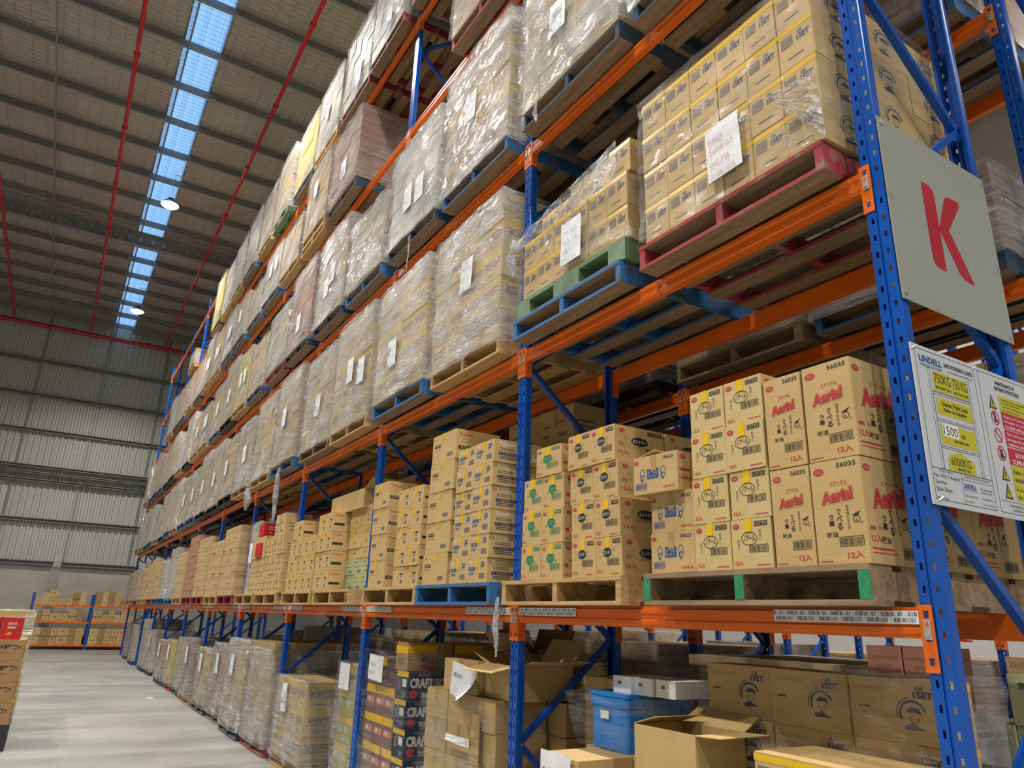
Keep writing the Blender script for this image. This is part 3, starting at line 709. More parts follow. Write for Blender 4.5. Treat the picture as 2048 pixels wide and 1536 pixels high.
style('aerial_wide', 0.214, 0.36, 0.388, 'card', s_aerial, None, 'wide red lettered carton')
def s_noir(F, G, w_, d, h):
    for K, W in ((F, w_), (G, d)):
        ybc(K, W*0.15, h*0.86, 0.019)
        K.rect(W*0.60, h*0.84, W*0.32, h*0.10, 'ink_black'); K.text('12720', W*0.62, h*0.855, W*0.28, h*0.07, 'ink_tan', 0.02, 2)
        K.ring(W*0.46, h*0.60, W*0.20, h*0.135, 0.003, 'ink_black', n=24); K.text('ノアール', W*0.31, h*0.545, W*0.30, h*0.12, 'ink_black', 0.02)
        K.poly([(W*0.40, h*0.74), (W*0.55, h*0.745), (W*0.47, h*0.765)], 'ink_black')
        K.vtext('旨塩む', W*0.70, h*0.78, W*0.06, h*0.07, 'ink_grey', 0); K.vtext('醤油む', W*0.16, h*0.60, W*0.06, h*0.07, 'ink_grey', 0)
        K.barcode(W*0.45, h*0.32, W*0.46, h*0.15, 'ink_black'); K.text('12入', W*0.08, h*0.07, W*0.20, h*0.10, 'ink_red', 0.03); K.rect(W*0.62, h*0.06, W*0.32, 0.004, 'ink_red')
style('noir', 0.212, 0.30, 0.204, 'card_pale', s_noir, (0.078, 0.150, 0.036, 0.054), 'pale oval mark carton')
def s_pico(F, G, w_, d, h):
    ybc(F, w_*0.08, h*0.86, 0.017); F.text('18623', w_*0.70, h*0.84, w_*0.22, h*0.09, 'ink_navy', 0.02)
    F.rect(w_*0.33, h*0.38, w_*0.26, h*0.26, 'ink_blue'); F.text('ピコラ', w_*0.36, h*0.42, w_*0.20, h*0.18, 'ink_tan', 0.02, 2)
    for cx in (0.22, 0.69): F.ring(w_*cx, h*0.52, w_*0.06, h*0.16, 0.004, 'ink_blue', n=9); F.ring(w_*cx, h*0.42, w_*0.045, h*0.10, 0.006, 'ink_blue', n=7, a0=30, a1=300)
    F.barcode(w_*0.06, h*0.12, w_*0.26, h*0.17, 'ink_blue'); F.text('10×4入', w_*0.70, h*0.07, w_*0.25, h*0.11, 'ink_red', 0.02)
    ybc(G, 0.04, h*0.86, 0.02); G.text('10×4入', d*0.05, h*0.25, d*0.4, h*0.15, 'ink_red', 0.02); G.rect(d*0.05, h*0.5, d*0.25, h*0.06, 'ink_red')
style('pico', 0.296, 0.30, 0.188, 'card', s_pico, (0.125, 0.11, 0.034, 0.077, 'tape_brown'), 'blue plate carton')
def s_entry(F, G, w_, d, h):
    for K, W, f in ((F, w_, 1), (G, d, 0)):
        ybc(K, W*0.15, h*0.86, 0.019)
        K.rect(W*0.66, h*0.83, W*0.29, h*0.11, 'ink_black'); K.text('17458', W*0.68, h*0.85, W*0.25, h*0.07, 'ink_tan', 0.02, 2)
        c = 0.46 if f else 0.5; K.oval(W*c, h*0.60, W*0.17, h*0.125, 'ink_black', 1, 18); K.text('エントリー', W*(c-0.14), h*0.55, W*0.28, h*0.10, 'ink_white', 0.02, 2)
        for a in (-0.27, 0.24): K.ring(W*(c+a), h*0.66, W*0.035, h*0.05, 0.002, 'ink_grey', n=8); K.ring(W*(c+a), h*0.50, W*0.03, h*0.05, 0.002, 'ink_grey', n=8)
        K.barcode(W*(0.46 if f else 0.62), h*0.27, W*0.45, h*0.17, 'ink_black')
        K.text('12入', W*0.07, h*0.07 if f else h*0.2, W*0.22, h*0.11, 'ink_red', 0.03); K.rect(W*0.6, h*0.05, W*0.3, 0.004, 'ink_red')
        if not f: K.text('2026.07/13AK', W*0.35, h*0.40, W*0.26, h*0.06, 'ink_grey'); K.text('国産栄養', W*0.08, h*0.42, W*0.1, h*0.12, 'ink_red')
style('entry', 0.220, 0.36, 0.2, 'card', s_entry, (0.088, 0.145, 0.034, 0.055), 'black oval mark carton')
def s_green(F, G, w_, d, h):
    for K, W, f in ((F, w_, 1), (G, d, 0)):
        ybc(K, W*0.15, h*0.86, 0.017)
        K.rect(W*0.64, h*0.83, W*0.31, h*0.11, 'ink_green'); K.text('13630', W*0.66, h*0.85, W*0.27, h*0.07, 'ink_tan', 0.02, 2)
        K.oval(W*0.47, h*0.58, W*0.19, h*0.15, 'ink_green', 1, 16); K.text('エクレア', W*0.36, h*0.53, W*0.22, h*0.10, 'ink_tan', 0.02, 2)
        for a in (0.22, 0.72): K.oval(W*a, h*0.5, W*0.03, h*0.03, 'ink_green', 1, 6)
        K.barcode(W*0.44, h*0.24, W*0.46, h*0.19, 'ink_green'); K.text('12入', W*0.06, h*0.06, W*0.22, h*0.11, 'ink_red', 0.03)
        K.rect(W*0.07, h*0.32, W*0.09, h*0.09, 'ink_red' if not f else 'ink_tan')
style('green', 0.208, 0.30, 0.2, 'card', s_green, (0.084, 0.14, 0.034, 0.06), 'green emblem carton')
def s_toh(F, G, w_, d, h):
    F.text('Tohato', w_*0.08, h*0.80, w_*0.22, h*0.10, 'ink_white', 0.02)
    F.rect(w_*0.08, h*0.50, w_*0.33, h*0.15, 'ink_blue'); F.text('1180-1', w_*0.10, h*0.53, w_*0.28, h*0.09, 'ink_tan', 0.02, 2); F.rect(w_*0.10, h*0.40, w_*0.28, h*0.03, 'ink_blue'); F.rect(w_*0.10, h*0.33, w_*0.24, h*0.03, 'ink_blue')
    F.text('井', w_*0.70, h*0.55, w_*0.2, h*0.32, 'ink_blue', 0.03); F.rect(w_*0.62, h*0.16, w_*0.28, h*0.22, 'ink_grey')
    for a, b_ in ((0.12, 0.15), (0.35, 0.12), (0.5, 0.85), (0.55, 0.3)): F.oval(w_*a, h*b_, 0.004, 0.004, 'ink_blue', 1, 6)
    G.text('Tohato', d*0.10, h*0.74, d*0.32, h*0.16, 'ink_white', 0.02); G.rect(d*0.10, h*0.32, d*0.42, h*0.13, 'ink_navy'); G.text('11800-1', d*0.13, h*0.34, d*0.34, h*0.09, 'ink_tan', 0.02, 2)
    for k in (0.55, 0.62): G.rect(d*0.12, h*k, d*0.32, 0.004, 'ink_grey')
    for k in (0.24, 0.16): G.rect(d*0.12, h*k, d*0.35, 0.005, 'ink_navy')
    for k in range(3): G.oval(d*(0.72+0.1*k), h*(0.7-0.2*k), 0.012, 0.012, 'ink_white', 1, 8)
    G.rect(d*0.78, h*0.2, d*0.16, h*0.2, 'ink_white')
style('tohato', 0.292, 0.40, 0.164, 'card', s_toh, (0.12, 0.10, 0.034, 0.064), 'low blue printed carton')
def s_tall(F, G, w_, d, h):
    F.text('東ハト', w_*0.08, h*0.82, w_*0.14, h*0.06, 'ink_red'); F.rect(w_*0.10, h*0.55, w_*0.26, h*0.11, 'ink_black'); F.text('43078', w_*0.12, h*0.57, w_*0.22, h*0.07, 'ink_tan', 0.02, 2)
    F.text('キャラメル', w_*0.10, h*0.44, w_*0.27, h*0.07, 'ink_black'); F.rect(w_*0.66, h*0.14, w_*0.22, h*0.12, 'ink_grey')
    G.text('Tohato', d*0.08, h*0.78, d*0.30, h*0.10, 'ink_red', 0.02); G.rect(d*0.06, h*0.32, d*0.34, h*0.12, 'ink_black'); G.text('43078', d*0.09, h*0.34, d*0.28, h*0.08, 'ink_tan', 0.02, 2); G.ring(d*0.2, h*0.62, d*0.06, h*0.08, 0.003, 'ink_grey', n=9)
style('tall', 0.41, 0.40, 0.232, 'card', s_tall, (0.19, 0.185, 0.03, 0.047), 'large tan carton')
style('tallb', 0.30, 0.34, 0.232, 'card', s_tall, (0.12, 0.16, 0.028, 0.072), 'tan carton with black plate')
def s_gen(F, G, w_, d, h):
    F.rect(w_*0.62, h*0.58, w_*0.24, h*0.08, 'ink_black'); F.rect(w_*0.64, h*0.46, w_*0.18, h*0.05, 'ink_grey'); F.rect(w_*0.66, h*0.15, w_*0.18, h*0.18, 'ink_grey'); F.rect(w_*0.1, h*0.84, w_*0.16, h*0.05, 'ink_red')
    G.text('Tohato', d*0.08, h*0.78, d*0.30, h*0.12, 'ink_red', 0.02); G.rect(d*0.06, h*0.30, d*0.34, h*0.13, 'ink_black'); G.rect(d*0.5, h*0.5, d*0.3, h*0.04, 'ink_grey')
style('gen', 0.26, 0.34, 0.2, 'card', s_gen, (0.10, 0.10, 0.026, 0.10), 'yellow taped tan carton')
def s_flat(F, G, w_, d, h):
    F.text('旬のうまみ', w_*0.5, h*0.4, w_*0.2, h*0.3, 'ink_black'); G.text('旬のうまみ', d*0.2, h*0.25, d*0.26, h*0.4, 'ink_black', 0.01); G.rect(d*0.55, h*0.35, d*0.3, h*0.22, 'ink_grey'); G.rect(d*0.08, h*0.7, d*0.1, 0.004, 'ink_grey'); G.rect(d*0.08, h*0.2, d*0.14, 0.004, 'ink_grey')
style('flat', 0.30, 0.42, 0.142, 'card', s_flat, (0.13, 0.07, 0.03, 0.072), 'flat tan carton')
def s_jade(F, G, w_, d, h):
    for K, W in ((F, w_), (G, d)): K.text('○食彩', W*0.1, h*0.74, W*0.3, h*0.14, 'ink_green', 0.02); K.rect(W*0.15, h*0.48, W*0.55, 0.006, 'ink_green'); K.rect(W*0.45, h*0.12, W*0.42, h*0.16, 'ink_green'); K.text('ラーメン', W*0.48, h*0.145, W*0.36, h*0.1, 'card_green', 0, 2)
style('jade', 0.24, 0.34, 0.19, 'card_green', s_jade, None, 'pale green carton')
def s_marks(F, G, w_, d, h):
    for q in ((0.12, 0.5, 0.22, 0.06), (0.5, 0.55, 0.3, 0.05), (0.15, 0.18, 0.16, 0.12), (0.6, 0.15, 0.22, 0.10)): F.rect(w_*q[0], h*q[1], w_*q[2], h*q[3], 'ink_grey')
    for q in ((0.12, 0.5, 0.5, 0.05), (0.15, 0.35, 0.6, 0.05), (0.2, 0.2, 0.5, 0.05)): G.rect(d*q[0], h*q[1], d*q[2], h*q[3], 'ink_grey')
style('mark', 0.25, 0.35, 0.22, 'card', s_marks, None, 'tan printed carton')
style('markb', 0.31, 0.35, 0.28, 'card', s_marks, (0.14, 0.12, 0.03, 0.16, 'tape_brown'), 'larger brown carton')
style('kraft', 0.34, 0.40, 0.24, 'card', None, (0.15, 0.14, 0.035, 0.10, 'tape_brown'), 'plain brown carton')
def s_okb(F, G, w_, d, h):
    # front: yellow band, two dark panels of lettering; side: large round navy portrait emblem
    F.rect(0.0, h*0.86, w_, h*0.11, 'tape_yellow'); F.rect(w_*0.09, h*0.52, w_*0.34, h*0.26, 'ink_grey')
    for k in range(4): F.rect(w_*0.12, h*(0.56+k*0.05), w_*0.28, h*0.018, 'ink_tan', 2)
    F.text('OK', w_*0.56, h*0.70, w_*0.16, h*0.09, 'ink_navy', 0.03); F.text('15ET', w_*0.54, h*0.54, w_*0.36, h*0.14, 'ink_navy', 0.05); F.rect(w_*0.25, h*0.20, w_*0.45, h*0.025, 'ink_navy')
    emblem(G, d*0.52, h*0.48, h*0.30)
def emblem(G, cx, cy, r):
    G.ring(cx, cy, r, r, r*0.16, 'ink_navy', 1, 20, 200, 14); G.ring(cx, cy, r*1.2, r*1.2, r*0.08, 'ink_navy', 1, 100, 190, 10)
    G.poly([(cx-r*0.5, cy+r*0.25), (cx-r*0.1, cy+r*0.55), (cx+r*0.45, cy+r*0.45), (cx+r*0.62, cy+r*0.05), (cx+r*0.2, cy+r*0.2), (cx-r*0.2, cy+r*0.15)], 'ink_navy')
    G.poly([(cx-r*0.75, cy-r*0.75), (cx-r*0.1, cy-r*0.5), (cx+r*0.5, cy-r*0.8), (cx+r*0.9, cy-r*0.9), (cx-r*0.6, cy-r*0.98)], 'ink_navy')
    G.ring(cx+r*0.05, cy-r*0.1, r*0.34, r*0.42, r*0.06, 'ink_navy', 1, 180, 360, 10); G.oval(cx-r*0.05, cy-r*0.02, r*0.05, r*0.04, 'ink_navy', 1, 6); G.oval(cx+r*0.2, cy-r*0.02, r*0.05, r*0.04, 'ink_navy', 1, 6)
style('okb', 0.19, 0.38, 0.229, 'card', s_okb, None, 'yellow banded carton')
def s_okc(F, G, w_, d, h):
    emblem(F, w_*0.68, h*0.45, h*0.24); F.text('OK', w_*0.72, h*0.84, w_*0.1, h*0.07, 'ink_navy', 0.03); F.text('15ET', w_*0.70, h*0.72, w_*0.2, h*0.11, 'ink_navy', 0.05); F.rect(w_*0.06, h*0.80, w_*0.4, h*0.06, 'ink_tan'); F.rect(w_*0.1, h*0.5, w_*0.12, h*0.03, 'ink_navy')
    s = G; s.rect(0, h*0.86, d, h*0.11, 'tape_yellow'); s.rect(d*0.1, h*0.5, d*0.35, h*0.28, 'ink_grey'); s.rect(d*0.55, h*0.5, d*0.33, h*0.28, 'ink_grey')
style('okc', 0.38, 0.19, 0.229, 'card', s_okc, None, 'carton with round emblem')
def s_craft(F, G, w_, d, h):
    F.rect(0, h*0.80, w_, h*0.20, 'tape_yellow'); F.rect(w_*0.15, h*0.35, w_*0.22, h*0.35, 'ink_grey'); F.rect(w_*0.5, h*0.45, w_*0.35, h*0.28, 'ink_white'); F.rect(w_*0.55, h*0.1, w_*0.3, h*0.16, 'ink_grey')
    G.text('CRAFT BOSS', d*0.04, h*0.42, d*0.92, h*0.36, 'ink_white', 0.045); G.rect(d*0.2, h*0.84, d*0.5, h*0.10, 'ink_grey')
    G.oval(d*0.13, h*0.22, d*0.085, h*0.15, 'ink_red'); G.text('世界初', d*0.30, h*0.10, d*0.28, h*0.17, 'ink_white', 0.03)
style('craft', 0.215, 0.42, 0.245, 'card_navy', s_craft, None, 'navy lettered carton')
def s_boss(F, G, w_, d, h):
    F.rect(0, h*0.72, w_, h*0.28, 'tape_yellow'); F.rect(w_*0.1, h*0.35, w_*0.8, h*0.22, 'card_pink'); F.rect(w_*0.3, h*0.42, w_*0.16, h*0.12, 'ink_white', 2); F.rect(w_*0.15, h*0.1, w_*0.6, h*0.15, 'ink_grey')
    G.rect(0, h*0.75, d, h*0.25, 'ink_grey')
style('purple', 0.215, 0.42, 0.2, 'card_purple', s_boss, None, 'purplish carton')
def s_umami(F, G, w_, d, h):
    F.rect(0, h*0.60, w_, h*0.26, 'tape_yellow'); F.rect(w_*0.2, h*0.2, w_*0.5, h*0.25, 'ink_grey')
    G.rect(0, h*0.62, d*0.62, h*0.28, 'tape_yellow'); G.text('本のうまみ', d*0.30, h*0.28, d*0.5, h*0.24, 'ink_black', 0.03); G.rect(d*0.62, h*0.58, d*0.16, h*0.32, 'ink_tan'); G.ring(d*0.7, h*0.74, d*0.06, h*0.13, 0.005, 'ink_black', n=4); G.rect(d*0.3, h*0.02, d*0.4, h*0.2, 'ink_red')
style('umami', 0.235, 0.42, 0.225, 'card_brown', s_umami, None, 'brown Japanese lettered carton')
def s_lime(F, G, w_, d, h):
    F.rect(0, h*0.75, w_, h*0.25, 'tape_yellow'); F.rect(w_*0.2, h*0.42, w_*0.35, h*0.22, 'ink_white'); F.rect(w_*0.35, h*0.44, w_*0.06, h*0.18, 'ink_black', 2)
    G.rect(0, h*0.75, d, h*0.25, 'tape_yellow'); G.rect(d*0.2, h*0.3, d*0.4, h*0.3, 'ink_green')
style('lime', 0.215, 0.30, 0.21, 'card_lime', s_lime, None, 'yellow green carton')
def s_transfer(F, G, w_, d, h):
    G.text('中转箱', d*0.50, h*0.52, d*0.44, h*0.26, 'ink_black', 0.03); G.text('请放置托盘上', d*0.55, h*0.34, d*0.25, h*0.07, 'ink_black')
style('transfer', 0.42, 0.61, 0.235, 'card_brown', s_transfer, None, 'brown Chinese lettered carton')
def s_redc(F, G, w_, d, h):
    G.text('老面馆方便拉面', d*0.30, h*0.66, d*0.42, h*0.12, 'ink_white', 0.02); G.text('精制面饼', d*0.30, h*0.48, d*0.42, h*0.12, 'ink_white', 0.02); G.ring(d*0.42, h*0.28, d*0.16, h*0.10, 0.006, 'tape_yellow', a0=180, a1=360, n=10); G.oval(d*0.44, h*0.28, d*0.10, h*0.05, 'tape_yellow', 1, 8)
style('redc', 0.34, 0.22, 0.255, 'carton_red', s_redc, None, 'bright red carton')
def s_bluebox(F, G, w_, d, h): F.rect(w_*0.3, h*0.5, w_*0.2, h*0.2, 'ink_grey')
style('whitebox', 0.145, 0.25, 0.085, 'white', s_bluebox, None, 'small white box')
def s_pink(F, G, w_, d, h):
    for K, W in ((F, w_), (G, d)): K.rect(W*0.1, h*0.55, W*0.8, h*0.1, 'card_brown'); K.rect(W*0.3, h*0.25, W*0.4, h*0.1, 'card_brown')
style('pink', 0.2, 0.3, 0.14, 'card_pink', s_pink, None, 'pinkish carton')
def s_jp(F, G, w_, d, h):
    F.text('京野菜弁当', w_*0.15, h*0.7, w_*0.6, h*0.16, 'ink_black', 0.01); F.barcode(w_*0.3, h*0.3, w_*0.35, h*0.2, 'ink_grey')
style('jp', 0.28, 0.34, 0.2, 'card_green', s_jp, None, 'greenish Japanese lettered carton')
_cc = [0]
def carton(sty, x, y, z, label, group, sx=1.0, sz=1.0, sy=1.0, rz=None, tape=True):
    me, tm, dim, words_, nm = STY[sty]; _cc[0] += 1
    o = obj(nm, me, None, (x, y, z)); o.scale = (sx, sy, sz)
    o.rotation_euler.z = random.uniform(-0.006, 0.006) if rz is None else rz
    tag(o, words_+', '+label, 'carton', group)
    if tm and tape: obj('packing_tape', tm, o)
    return o
ROWN = {1: ['only'], 2: ['bottom', 'top'], 3: ['bottom', 'middle', 'top'], 4: ['bottom', 'second', 'third', 'top'], 5: ['bottom', 'second', 'third', 'fourth', 'top'], 6: ['bottom', 'second', 'third', 'fourth', 'fifth', 'top']}
def rown(k, n): return (ROWN[n][k] if n in ROWN else ORD[k+1])+' row'
def pile(sty, x0, cols, rows, y, z, where, group, depth=1, skip=(), cw=None, rh=None, jit=0.004, dy=None, rowdx=0.0):
    """cols*rows*depth cartons; the first one nearest the left front"""
    w_, d, h = STY[sty][2]; cw = cw or w_+0.003; rh = rh or h+0.002; dy = dy or d+0.004; sx = (cw-0.003)/w_; sz = (rh-0.002)/h
    for k in range(rows):
        for j in range(depth):
            for i in range(cols):
                if (i, k) in skip or (i, k, j) in skip: continue
                cn = '%s column, ' % ORD[i+1] if cols > 2 else ('left column, ' if i == 0 and cols == 2 else ('right column, ' if cols == 2 else ''))
                dn = '' if depth == 1 else ('front file, ' if j == 0 else 'rear file, ' if j == 1 else 'last file, ')
                carton(sty, x0+i*cw+random.uniform(-jit, jit)+rowdx*k, y+j*dy+random.uniform(-jit, jit)*1.5, z+k*rh, '%s, %s%s%s' % (rown(k, rows), cn, dn, where), group, sx, sz)
def flap(parent, pts, mat='card'):
    """a carton flap: a thin folded board given by its four corners in the carton's space"""
    mb = MB(); P = [Vector(p) for p in pts]; n = (P[1]-P[0]).cross(P[2]-P[0]).normalized()*0.004
    A = P; B = [p+n for p in P]
    for i in range(4): mb.face([A[i], A[(i+1) % 4], B[(i+1) % 4], B[i]], mat)
    mb.face(A[::-1], mat); mb.face(B, mat)
    return obj('flap', mb, parent)
def open_carton(x, y, z, w_, d, h, label, group, mat='card', flaps='fblr', rz=0.0, ang=None, prints=None):
    mb = MB(); t = 0.006
    mb.box(0, w_, 0, t, 0, h, mat); mb.box(0, w_, d-t, d, 0, h, mat); mb.box(0, t, t, d-t, 0, h, mat); mb.box(w_-t, w_, t, d-t, 0, h, mat); mb.box(t, w_-t, t, d-t, 0, t, mat)
    if prints: F, G = ff(mb, w_, d); prints(F, G, w_, d, h)
    o = thing('open_carton', label, 'carton', group, (x, y, z), rz); obj('carton_body', mb, o)
    a = ang or {'f': 0.5, 'b': 1.4, 'l': 0.7, 'r': 0.3}; q = min(w_, d)*0.48
    for k in flaps:
        c, s_ = math.cos(a[k])*q, math.sin(a[k])*q
        if k == 'f': flap(o, [(0, 0, h), (w_, 0, h), (w_, -c, h+s_), (0, -c, h+s_)], mat)
        if k == 'b': flap(o, [(w_, d, h), (0, d, h), (0, d+c, h+s_), (w_, d+c, h+s_)], mat)
        if k == 'l': flap(o, [(0, d, h), (0, 0, h), (-c, 0, h+s_), (-c, d, h+s_)], mat)
        if k == 'r': flap(o, [(w_, 0, h), (w_, d, h), (w_+c, d, h+s_), (w_+c, 0, h+s_)], mat)
    return o
# ---------------------------------------------------------------- near cargo, first beam level
ZB = BT['B']+PH
G1 = 'cartons stacked on the first beam level'
t = pallet('old', -1.26, -0.14, BT['B'], 'with green painted ends, under the red lettered cartons')
t.scale = (1.01, 1, 1)
for x in (0.0, PL/2-0.021, PL-0.042):
    mb = MB(); mb.box(x-0.002, x+0.044, -0.001, 0.0028, 0.021, 0.121, 'wood_green'); obj('painted_end', mb, t)
mb = MB(); G = Face(mb, (PL, 0, 0.03), (0, 1, 0), (1, 0, 0)); G.text('abbe', 0.30, 0.02, 0.16, 0.07, 'ink_black', 0.01); obj('stencil_mark', mb, t)
pallet('wood', -2.60, -0.14, BT['B'], 'under the green emblem and black oval mark cartons')
pallet('blue', -3.92, -0.14, BT['B'], 'on the first beam level under the low blue printed cartons')
pallet('wood', -5.10, -0.14, BT['B'], 'on the first beam level left of the blue pallet')
W1 = 'pile beside the K post'
for k in range(2):
    for j in range(3):
        carton('aerial_wide', -0.291+0.004*k, -0.13+j*0.364, ZB+k*0.391, '%s, right column, %s, %s' % (['bottom row', 'top row'][k], ['front file', 'second file', 'third file'][j], W1), G1)
    carton('aerial', -0.482, -0.13, ZB+k*0.391, '%s, left of the widest ones, %s' % (['bottom row', 'top row'][k], W1), G1, 1.0, 0.995)
pile('noir', -0.917, 2, 4, -0.13, ZB, W1, G1, cw=0.214, rh=0.2065)
pile('noir', -0.917, 0, 0, 0.18, ZB, W1, G1)
carton('pico', -1.224, -0.12, ZB, 'bottom one of the three left of the oval mark cartons', G1)
carton('pico', -1.226, -0.11, ZB+0.19, 'middle one of the three, its plate covered by a pale sticker', G1)
o = carton('pico', -1.285, -0.17, ZB+0.379, 'topmost of the three, shifted left with its lid flap raised', G1, rz=0.05)
flap(o, [(0, 0.28, 0.188), (0, 0.02, 0.188), (0.13, 0.02, 0.218), (0.13, 0.28, 0.218)])
W2 = 'pile right of the second post'
pile('green', -2.385, 2, 3, -0.13, ZB, W2, G1, cw=0.216, rh=0.2035)
carton('green', -2.247, -0.13, ZB+0.611, 'alone on top, %s' % W2, G1, 1.28, 0.9)
pile('entry', -1.862, 2, 4, -0.13, ZB, W2, G1, depth=2, cw=0.216, rh=0.2015, rowdx=-0.013, skip=[(0, 0, 1), (1, 0, 1), (0, 1, 1), (1, 1, 1)])
W3 = 'pile on the blue pallet'
pile('tall', -3.838, 1, 5, -0.13, ZB, W3, G1, rh=0.234, rowdx=0.013)
pile('tohato', -3.362, 2, 6, -0.13, ZB, W3, G1, cw=0.272, rh=0.1625, rowdx=0.008)
pile('tohato', -3.362, 2, 6, 0.29, ZB, W3+', behind', G1, cw=0.272, rh=0.1625, rowdx=0.008, skip=[(i, k) for i in range(2) for k in range(4)])
pile('markb', -3.98, 2, 5, 0.70, ZB, 'the brown pile deeper in the same bay', G1, cw=0.5, rh=0.288, skip=[(0, 0), (1, 0), (0, 1), (1, 1)])
W4 = 'pile right of the third post'
pile('tallb', -5.02, 1, 4, -0.13, ZB, W4, G1, cw=0.36, rh=0.235)
pile('gen', -4.43, 2, 5, -0.13, ZB, W4, G1, cw=0.246, rh=0.162)
pile('gen', -4.60, 2, 4, 0.24, ZB, W4+', behind', G1, cw=0.246, rh=0.162, skip=[(0, 0), (1, 0)])
W5 = 'pile left of the third post'
pallet('wood', -6.62, -0.14, BT['B'], 'on the first beam level left of the third post'); 
pallet('wood', -7.90, -0.14, BT['B'], 'on the first beam level right of the fourth post')
pile('jade', -6.17, 3, 2, 0.05, ZB, W5, G1, cw=0.243, rh=0.158)
pile('flat', -6.16, 2, 5, 0.05, ZB+0.318, W5, G1, cw=0.34, rh=0.107)
pile('gen', -6.70, 2, 4, -0.13, ZB, W5, G1, cw=0.25, rh=0.205)
open_carton(-6.72, 0.0, ZB+0.825, 1.05, 0.50, 0.20, 'big open carton with raised back flap, left of the third post', G1, 'card', 'br', 0, {'b': 1.2, 'r': 0.35})
W6 = 'pile right of the fourth post'
pile('gen', -7.80, 4, 3, -0.13, ZB, W6, G1, cw=0.262, rh=0.205)
carton('gen', -7.72, -0.13, ZB+0.615, 'single one on top of '+W6, G1, 1.4, 1.1)
W7 = 'pile left of the fourth post'
pallet('wood', -9.355, -0.14, BT['B'], 'on the first beam level left of the fourth post'); pallet('wood', -10.64, -0.14, BT['B'], 'on the first beam level under the carton with the red box')
pile('markb', -9.05, 3, 3, -0.13, ZB, W7, G1, cw=0.31, rh=0.245)
carton('markb', -8.68, -0.13, ZB+0.735, 'single one on top of '+W7, G1, 1.6, 1.0)
W8 = 'pile under the open carton with red box'
pile('mark', -9.81, 2, 2, -0.13, ZB, W8, G1, cw=0.37, rh=0.24)
o = open_carton(-9.81, -0.14, ZB+0.482, 0.74, 0.36, 0.30, 'open carton showing a red box inside, on top of the brown pile', G1, 'card', 'b', 0, {'b': 0.9})
carton('redc', -9.52, -0.17, ZB+0.50, 'small one looking out of the open carton on the first beam level', G1, 0.9, 0.75)
carton('redc', -9.6, -0.13, ZB+0.80, 'orange red one lying above the open carton', G1, 0.8, 0.7)
wrapped_load('white', -10.40, -0.05, ZB, 0.55, 1.0, 1.05, 'white and purple film wrapped cartons standing left of the red box pile', 'film', 3, True, [(0.1, 0.45, 0.21, 0.3)])
# farther first level: one thing per pallet
rr = random.Random(3)
for n, (h, kd, pk, lab) in enumerate(((1.10, 'kraft', 'red', 'tall kraft carton pile on a red pallet, fifth bay'), (0.95, 'kraft', 'wood', 'kraft carton pile of stepped height, left of the tall one'),
        (1.12, 'kraft', 'red', 'kraft carton pile with a flat top on a red pallet'), (1.25, 'red', 'red', 'reddish brown narrow carton stack, first beam level'),
        (1.0, 'kraft', 'wood', 'kraft carton pile beside the film wrapped pale ones'), (1.15, 'white', 'blue', 'film wrapped pale load on a blue pallet, first beam level'), (0.95, 'white', 'blue', 'second film wrapped pale load, first beam level'),
        (1.0, 'kraft', 'blue', 'kraft pile left of the two pale wrapped loads'), (1.05, 'kraft', 'red', 'kraft pile on the far red pallet'), (1.0, 'kraft', 'wood', 'far kraft pile, fifth from the row end'), (0.9, 'kraft', 'wood', 'far kraft pile, fourth from the row end'),
        (1.1, 'white', 'red', 'far film wrapped load, third from the row end'), (1.0, 'kraft', 'wood', 'far kraft pile, second from the row end'), (0.9, 'plain', 'wood', 'last film wrapped load of the first beam level'))):
    x = slot_x(5+n//2, 'RL'[n % 2])
    pallet(pk, x, -0.14, BT['B'], 'under a %s carton load' % {'kraft': 'kraft', 'red': 'reddish', 'white': 'wrapped', 'plain': 'wrapped'}[kd]+', %s past post five' % ORD[n+1])
    wrapped_load(kd, x, -0.14, ZB, PL, PL, h, lab, 'film', n*5, kd in ('white', 'plain'), None, 0.2, 'loads along the first beam level')

# ---------------------------------------------------------------- near cargo, second beam level
ZC_ = BT['C']
pallet('red', -1.235, -0.14, ZC_, 'carrying the big wrapped tan load beside the K sign')
G2 = 'cartons of the big wrapped load on the red pallet'
pile('okb', -1.19, 6, 4, -0.13, ZC_+PH, 'wrapped load on the red pallet', G2, depth=3, cw=0.190, rh=0.230, jit=0.002, skip=[(i, k, j) for i in range(5) for k in range(4) for j in (1, 2)])
def film_thing(name, me, label, loc=(0, 0, 0), group=None, rot=None): return tag(obj(name, me, None, loc, rot=rot), label, 'stretch film', group)
film_thing('stretch_film', film_mesh(-1.20, -0.045, -0.14, 1.03, ZC_+PH+0.005, ZC_+PH+0.93, 11, 0.045, 0.012, mat='film_thin'), 'clear stretch film round the big load on the red pallet, bunched at its right corner')
mb = MB(); mb.fix = False; kf = mb.mat('film_rag'); nn = 26; K0 = Vector((-0.25, -0.165, 3.84))
for i in range(nn+1):
    for j in range(25):
        f, g_ = i/nn, j/24; e_ = Vector((-0.055+0.02*g_, -0.150, 3.875-0.375*g_)); k_ = K0+Vector((-0.03*(1-g_), 0, 0.03-0.06*g_))
        p = k_.lerp(e_, f); mb.v.append((p.x, p.y-0.004+0.016*noise.noise(Vector((f*2.2, g_*26, 2)))*(0.3+f), p.z+0.01*noise.noise(Vector((f*7, g_*9, 4)))))
for i in range(nn):
    for j in range(24):
        a = i*25+j; mb.f.append((a, a+25, a+26, a+1)); mb.mi.append(kf); mb.uv += [(0, 0)]*4
film_thing('film_gather', mb.mesh('gather'), 'white fan of bunched film at the right front corner of the big load')
